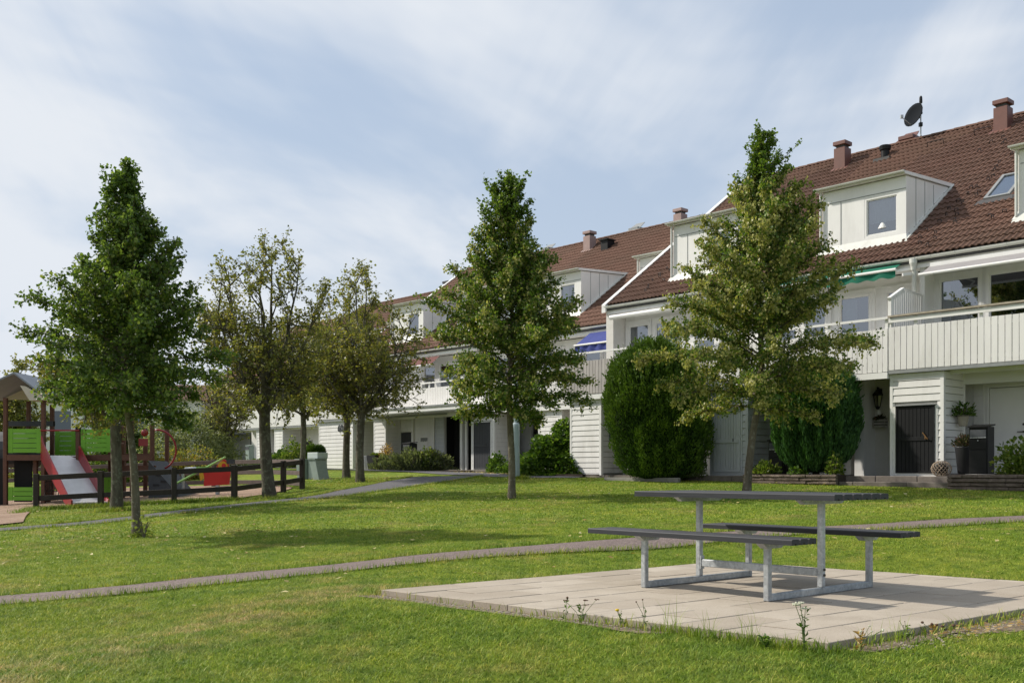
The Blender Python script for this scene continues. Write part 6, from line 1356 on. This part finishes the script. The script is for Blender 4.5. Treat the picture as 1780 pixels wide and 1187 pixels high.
# ------------------------------------------------------------------ play tower with slide
PX, PYY = -13.3, 27.3; PZ = tz(PX, PYY); pt_ = empty('play_tower', (PX, PYY, PZ), 0, 'wooden play tower with green panels and a grey pitched roof', 'play tower')
def post(x, y, z1, z0=-.05, w_=.10, mat='playwood', nm='post', cap=False):
    mb = MB(); mb.box(x - w_ / 2, x + w_ / 2, y - w_ / 2, y + w_ / 2, z0, z1); o = mb.build(nm, M[mat], pt_, bevel=.008)
    if cap: mb = MB(); mb.box(x - w_ / 2 - .01, x + w_ / 2 + .01, y - w_ / 2 - .01, y + w_ / 2 + .01, z1 + .001, z1 + .12); mb.build('cap', M['black'], o, bevel=.01)
    return o
def panel(x0, x1, z0, z1, y, n=5, mat='green', y1=None):
    y1 = y if y1 is None else y1; o = None
    A_ = lambda u, z, d: (x0 + (x1 - x0) * u, y + (y1 - y) * u + d, z)
    L_ = math.hypot(x1 - x0, y1 - y); e = .12 / L_
    mb = MB(); 
    for u0, u1 in ((0, e), (1 - e, 1)): mb.hexa([A_(u0, z0, -.014), A_(u1, z0, -.014), A_(u1, z0, .02), A_(u0, z0, .02), A_(u0, z1, -.014), A_(u1, z1, -.014), A_(u1, z1, .02), A_(u0, z1, .02)])
    mb.hexa([A_(e, z0 + .05, .013), A_(1 - e, z0 + .05, .013), A_(1 - e, z0 + .05, .02), A_(e, z0 + .05, .02), A_(e, z0 + .09, .013), A_(1 - e, z0 + .09, .013), A_(1 - e, z0 + .09, .02), A_(e, z0 + .09, .02)])
    o = mb.build('panel', M[mat], pt_); s_ = (z1 - z0) / n
    for k in range(n):
        mb = MB(); a, b = z0 + k * s_ + .007, z0 + (k + 1) * s_ - .007; mb.hexa([A_(e + .004, a, -.010), A_(1 - e - .004, a, -.010), A_(1 - e - .004, a, .012), A_(e + .004, a, .012), A_(e + .004, b, -.010), A_(1 - e - .004, b, -.010), A_(1 - e - .004, b, .012), A_(e + .004, b, .012)]); mb.build('board', M[mat], o)
xA, xB, xC, xE = -.08, .92, 1.84, 2.78
post(xA, 0, 2.85); post(xB, 0, 2.85); post(xC, 0, 1.98, cap=True); post(xE, 0, 2.5); post(xB - .35, 1.3, 2.75); post(xA, 1.3, 2.85); post(xC - .55, 1.3, 1.92, cap=True); post(xE, 1.3, 2.3)
post(xC + .2, 1.9, 2.2); post(xE - .45, 1.9, 2.2); post(xE - .6, 1.3, 1.95, cap=True); post(xB - .12, .55, 1.3); post(xB - .3, .2, 1.3)
panel(xA + .07, xB - .06, 1.40, 2.04, 0); panel(xC + .07, xE - .06, 1.42, 2.03, 0)
panel(xB - .27, xC - .62, 1.36, 2.02, 1.3, y1=1.3); panel(xC - .48, xC - .02, 1.36, 2.02, 1.28, y1=.6); panel(xC + .1, xE - .66, 1.4, 2.0, 1.3)
panel(xA + .07, xB - .0, .14, .50, 0, 3); panel(xC + .55, xE - .1, .10, .85, .3, 4)
for x0, x1, y, z in ((xA + .051, xB - .051, 0, 1.28), (xC + .051, xE - .051, 0, 1.28), (xA + .051, xE - .051, 1.3, 1.28), (xE + .051, xE + 1.0, .0, 1.28), (xE + .051, xE + 1.0, .3, 1.0)):
    mb = MB(); mb.box(x0, x1, y - .04, y + .04, z - .08, z + .07); mb.build('beam', M['playwood'], pt_)
mb = MB(); mb.box(xA + .06, xE - .06, .06, 1.24, 1.26, 1.31); mb.build('deck', M['playwood'], pt_)
mb = MB(); mb.tube([(xB - .05, -.06, 1.99), (xC + .05, -.06, 1.99)], .022, 8); mb.build('grab_bar', M['red'], pt_)
mb = MB(); mb.box(xA + .08, xB - .45, .30, .34, .1, 1.2); mb.box(xA - 1.2, xA - .06, .2, .24, 0, 1.25); mb.build('dark_panel', M['dark'], pt_)
mb = MB(); mb.box(xA - .6, xB - .3, 1.22, 1.38, 2.16, 2.3); mb.tube([(xA - .6, .9, 1.5), (xB - .6, .9, 1.5)], .5, 14); mb.build('crawl_tube', M['slate'], pt_)
# roof: grey outside, cream underneath, ridge running to the back
mb = MB(); rx0, rx1, rm, zr, ze = -.95, 1.05, .30, 3.45, 2.88
for a, b, za, zb in ((rx0, rm, ze + .0, zr), (rm, rx1, zr, ze)):
    mb.hexa([(a, -.35, za), (b, -.35, zb), (b, 1.6, zb), (a, 1.6, za), (a, -.35, za + .05), (b, -.35, zb + .05), (b, 1.6, zb + .05), (a, 1.6, za + .05)])
mb.build('roof', M['playroof'], pt_)
mb = MB(); mb.prism([(rx0 + .1, 1.35, ze + .02), (rx1 - .1, 1.35, ze + .02), (rm, 1.35, zr - .03)], (0, .05, 0)); mb.prism([(rx1 - .35, -.32, ze - .12), (rx1 - .02, -.32, ze - .10), (rx1 - .02, -.32, ze + .0), (rm + .3, -.32, zr - .32), (rm + .15, -.32, zr - .3)], (0, 1.5, 0)); mb.build('gable_panel', M['cream'], pt_)
for k in range(6):
    x = xB + .08 + .09 * k; mb = MB(); mb.tube([(x, .1, 1.2), (x + .03 * (k % 2), -.15, .15)], .012, 4); mb.build('rope', M['darkw'], pt_)
for z in (.4, .65, .9): mb = MB(); mb.tube([(xB + .06, .0, z), (xB + .58, .0, z)], .012, 4); mb.build('rope', M['darkw'], pt_)
# slide belongs to the tower
def sld(u): # centreline from deck to ground
    return (1.38 + .72 * u, -.08 - 1.75 * u, 1.34 - 1.14 * u)
U = [0, .12, .9, 1.0, 1.15]; ctr = [(1.36, -.06, 1.33), (1.48, -.25, 1.26), (2.62, -1.55, .26), (2.78, -1.75, .17), (2.98, -2.0, .16)]
mb = MB(); hw = .42; sdir = Vector((ctr[2][0] - ctr[1][0], ctr[2][1] - ctr[1][1], 0)).normalized(); sp__ = Vector((-sdir.y, sdir.x, 0))
def so_(c, o, z): return (c[0] + sp__.x * o, c[1] + sp__.y * o, c[2] + z)
for a, b in zip(ctr[:-1], ctr[1:]): mb.hexa([so_(a, hw, -.03), so_(a, -hw, -.03), so_(b, -hw, -.03), so_(b, hw, -.03), so_(a, hw, 0), so_(a, -hw, 0), so_(b, -hw, 0), so_(b, hw, 0)])
so = mb.build('slide_chute', M['steel'], pt_, smooth=False)
for sg in (-1, 1):
    mb = MB(); o1, o2 = sg * (hw + .003), sg * (hw + .043)
    for (a, ha), (b, hb) in zip(zip(ctr[:-1], (.50, .40, .20, .14)), zip(ctr[1:], (.40, .20, .14, .05))):
        mb.hexa([so_(a, o1, -.12), so_(a, o2, -.12), so_(b, o2, -.12), so_(b, o1, -.12), so_(a, o1, ha), so_(a, o2, ha), so_(b, o2, hb), so_(b, o1, hb)])
    mb.build('slide_side', M['red'], so)
# climbing ramp, red hoop and net posts to the right of the tower
o = empty('climbing_frame', (-10.1, 28.0, tz(-10.1, 28.0)), 0, 'wooden climbing frame with a dark sloping wall and a curved red pole', 'climbing frame')
for x, y, z in ((.35, 0, 2.0), (.35, 1.2, 2.0), (-.05, .6, 1.6), (-.45, 0, 1.5)): mb = MB(); mb.box(x - .05, x + .05, y - .05, y + .05, -.05, z); mb.build('post', M['playwood'], o, bevel=.008)
mb = MB(); mb.box(-.45, .35, -.04, .04, 1.1, 1.22); mb.box(-.45, .35, -.04, .04, .78, .86); mb.build('beam', M['playwood'], o)
mb = MB(); mb.prism([(.42, -.5, 0), (1.32, -.5, 0), (.42, -.5, 1.02)], (0, 1.5, 0)); mb.build('sloping_wall', M['slate'], o)
for q, z in ((.55, .35), (.75, .45), (.62, .62), (.95, .2)): mb = MB(); mb.box(q, q + .14, -.53, -.501, z, z + .05); mb.build('hold', M['pot'], o)
pts = []
for k in range(15): a = 1.75 - 3.0 * k / 14; pts.append((.38 + .52 * math.cos(a) * (1 if math.cos(a) > 0 else .8), .3, 1.32 + .55 * math.sin(a)))
mb = MB(); mb.tube(pts, .026, 8); mb.build('curved_pole', M['red'], o, smooth=True)
mb = MB(); mb.blob((.15, -.02, 1.78), (.10, .05, .10), 10, 6); mb.build('knob', M['red'], o); mb = MB(); mb.box(-.0, .25, -.06, -.045, 1.42, 1.62); mb.build('play_board', M['red'], o)
# seesaw with a red body
o = empty('seesaw', (-8.0, 27.9, tz(-8.0, 27.9)), 0, 'red and yellow bird-shaped seesaw with light green bars behind the fence', 'seesaw')
mb = MB(); mb.add([(x, y, z) for y in (-.03, .03) for x, z in ((-.32, .26), (.36, .30), (.40, .62), (.33, .93), (.22, .98), (.08, .86), (-.02, .70), (-.28, .66), (-.38, .60), (-.30, .5))], [tuple(range(10)), tuple(range(10, 20))[::-1]] + [(k, 10 + k, 10 + (k + 1) % 10, (k + 1) % 10) for k in range(10)]); mb.build('body_panel', M['redbright'], o)
mb = MB(); mb.tube([(.20, -.045, .80), (.20, -.031, .80)], .13, 12); mb.build('yellow_patch', M['yellow'], o); mb = MB(); mb.prism([(-.41, -.036, .40), (-.30, -.036, .48), (-.34, -.036, .66), (-.44, -.036, .62)], (0, .07, 0)); mb.build('yellow_patch', M['yellow'], o)
mb = MB(); mb.tube([(.23, -.06, .81), (.23, -.046, .81)], .06, 10); mb.build('eye', M['redbright'], o)
mb = MB(); mb.tube([(-1.3, 0, .20), (-.35, .05, .72), (.1, .05, .96), (.25, .05, 1.04)], .03, 7); mb.tube([(-.75, .02, .62), (-.05, .02, .74)], .03, 6); mb.box(-.5, -.2, -.1, .1, .72, .78); mb.build('beam', M['ltgreen'], o)
mb = MB(); mb.tube([(-.95, .2, 0), (-.95, .2, .62), (-.88, .2, .72), (-.5, .2, .74)], .045, 8); mb.build('steel_post', M['galv'], o); mb = MB(); mb.tube([(-1.15, .2, 0), (-1.15, .2, .5)], .035, 8); mb.build('steel_post', M['galv'], o); mb = MB(); mb.tube([(.05, 0, -.05), (.05, 0, .28)], .06, 8); mb.build('pivot_post', M['galv'], o)
mb = MB(); mb.box(.30, .5, -.05, .08, .86, .98); mb.build('rubber_grip', M['slate'], o); mb = MB(); mb.tube([(-1.35, -.1, .1), (-1.35, .15, .1)], .07, 8); mb.build('rubber_grip', M['slate'], o)
# grey play cube and blue bin in the distance
p = (-13.4, 40.0); mb = MB(); mb.box(-.25, .25, -.2, .2, 0, .95); mb.box(-.28, .28, -.23, .23, .951, 1.05); tag(mb.build('grit_bin', M['gutter'], None, loc=(*p, tz(*p))), 'pale bin standing left of the willow bush', 'bin')

# ------------------------------------------------------------------ wild plants along the near edges of the patio
def stalk(label, x, y, hgt, heads, col, name='wild_plant', seed=1, leafn=14, r=.0022, hs_=.012, flat=False, lmat='shrub', spread=.05):
    g_ = random.Random(seed); z = tz(x, y); o = empty(name, (x, y, z - .01), 0, label, 'wild plant', 'wild plants along the patio edge'); mb = MB(); tops = []
    for k in range(heads):
        e = (g_.uniform(-spread, spread), g_.uniform(-spread, spread), hgt * g_.uniform(.7, 1)); m_ = (e[0] * .3, e[1] * .3, hgt * .5); mb.tube([(0, 0, 0), m_, e], [r, r * .8, r * .6], 4); tops.append(e)
    mb.build('stem', M['stem'], o); mb = MB()
    for e in tops:
        if flat:
            for q in range(9): a = g_.uniform(0, 6.28); s_ = hs_ * 1.6 * math.sqrt(g_.random()); mb.blob((e[0] + s_ * math.cos(a), e[1] + s_ * math.sin(a), e[2] + g_.uniform(0, .004)), (hs_ * .45, hs_ * .45, hs_ * .3), 6, 3)
        else: mb.blob(e, (hs_, hs_, hs_ * .8), 7, 4, g_, .15)
    fh_ = mb.build('flower_head', M[col], o); fh_['kind'] = 'stuff'
    g2 = np.random.default_rng(seed); C = np.stack([g2.normal(0, .008, leafn), g2.normal(0, .008, leafn), g2.uniform(.01, hgt * .75, leafn)], 1); A = np.stack([g2.normal(0, 1, leafn), g2.normal(0, 1, leafn), g2.uniform(.2, .9, leafn)], 1)
    leaves_mesh('leaf', C, A, (.02, .045), M[lmat], o, g2, .16); return o
def sp_(a, b): return slp(a, b)
stalk('tall white yarrow growing at the near corner of the patio', *sp_(3.93, -.08), .36, 3, 'flowerw', seed=3, leafn=46, r=.0032, hs_=.017, flat=True, spread=.045)
stalk('small yellow dandelion-like flower at the left edge of the patio', *sp_(2.62, -.10), .17, 2, 'flowery', seed=4, hs_=.011)
stalk('brown seed heads on thin stalks at the left part of the patio edge', *sp_(2.28, -.10), .17, 4, 'seedhead', seed=5, hs_=.012, flat=True, spread=.12, leafn=24)
stalk('tallest thin brown seed stalk left of the yellow flower', *sp_(2.10, -.06), .20, 1, 'seedhead', seed=6, hs_=.010, spread=.02)
stalk('pair of thin dry stalks right of the yellow flower', *sp_(2.80, -.08), .25, 2, 'seedhead', seed=7, hs_=.006, spread=.07)
stalk('low feathery green leaves in front of the near patio corner', *sp_(3.72, -.14), .10, 2, 'flowerw', seed=8, hs_=.004, leafn=60, spread=.05)
stalk('straw coloured dry weed right of the near patio corner', *sp_(4.12, .18), .17, 5, 'flowerw', seed=9, hs_=.007, leafn=50, spread=.12, lmat='dry')
stalk('red brown weed with seed heads on the right patio edge', *sp_(4.10, 1.05), .09, 5, 'seedhead', seed=10, hs_=.011, leafn=24, spread=.09, lmat='dry')
stalk('thin grass stalk standing beside the right patio edge', *sp_(4.10, .72), .14, 3, 'seedhead', seed=12, hs_=.004, spread=.06)
for k, (a, b, n) in enumerate(((3.0, -.07, 22), (3.55, -.07, 26), (3.3, -.06, 12), (4.08, .32, 16), (4.10, .62, 12))):
    x, y = sp_(a, b); g2 = np.random.default_rng(60 + k); X = g2.normal(x, .03, n); Y = g2.normal(y, .03, n); b0_, b1_, m0_, m1_, tp_, n_ = blades(X, Y, .10, .22, .0016, .6); i = np.arange(n_)
    V = np.concatenate([b0_, b1_, m1_, m0_, tp_]); F = np.concatenate([np.stack([i, i + n_, i + 2 * n_], 1), np.stack([i, i + 2 * n_, i + 3 * n_], 1), np.stack([i + 3 * n_, i + 2 * n_, i + 4 * n_], 1)])
    o = np_mesh('grass_tuft', V, F, M['grass'], np.full(3 * n_, .8)); tag(o, ['tall thin grass tuft left of the patio corner, the left one', 'tall thin grass tuft nearest the white yarrow', 'short grass tuft between the two tall ones', 'wispy grass tuft just right of the yarrow', 'wispy grass tuft further right on the patio edge'][k], 'grass tuft', 'grass tufts along the patio edge')

q = H2.world(3.66, 2.60, 7.29); o = empty('table_lamp', q, HANG, 'small white table lamp standing in the dormer window above the green awning', 'lamp')
mb = MB(); mb.lathe([(.045, 0), (.05, .01), (.015, .03), (.015, .14)], n=10); mb.build('lamp_base', M['curtain'], o)
mb = MB(); mb.lathe([(.13, .13), (.105, .19), (.045, .30), (.03, .32)], n=12); mb.build('lamp_shade', M['white2'], o)
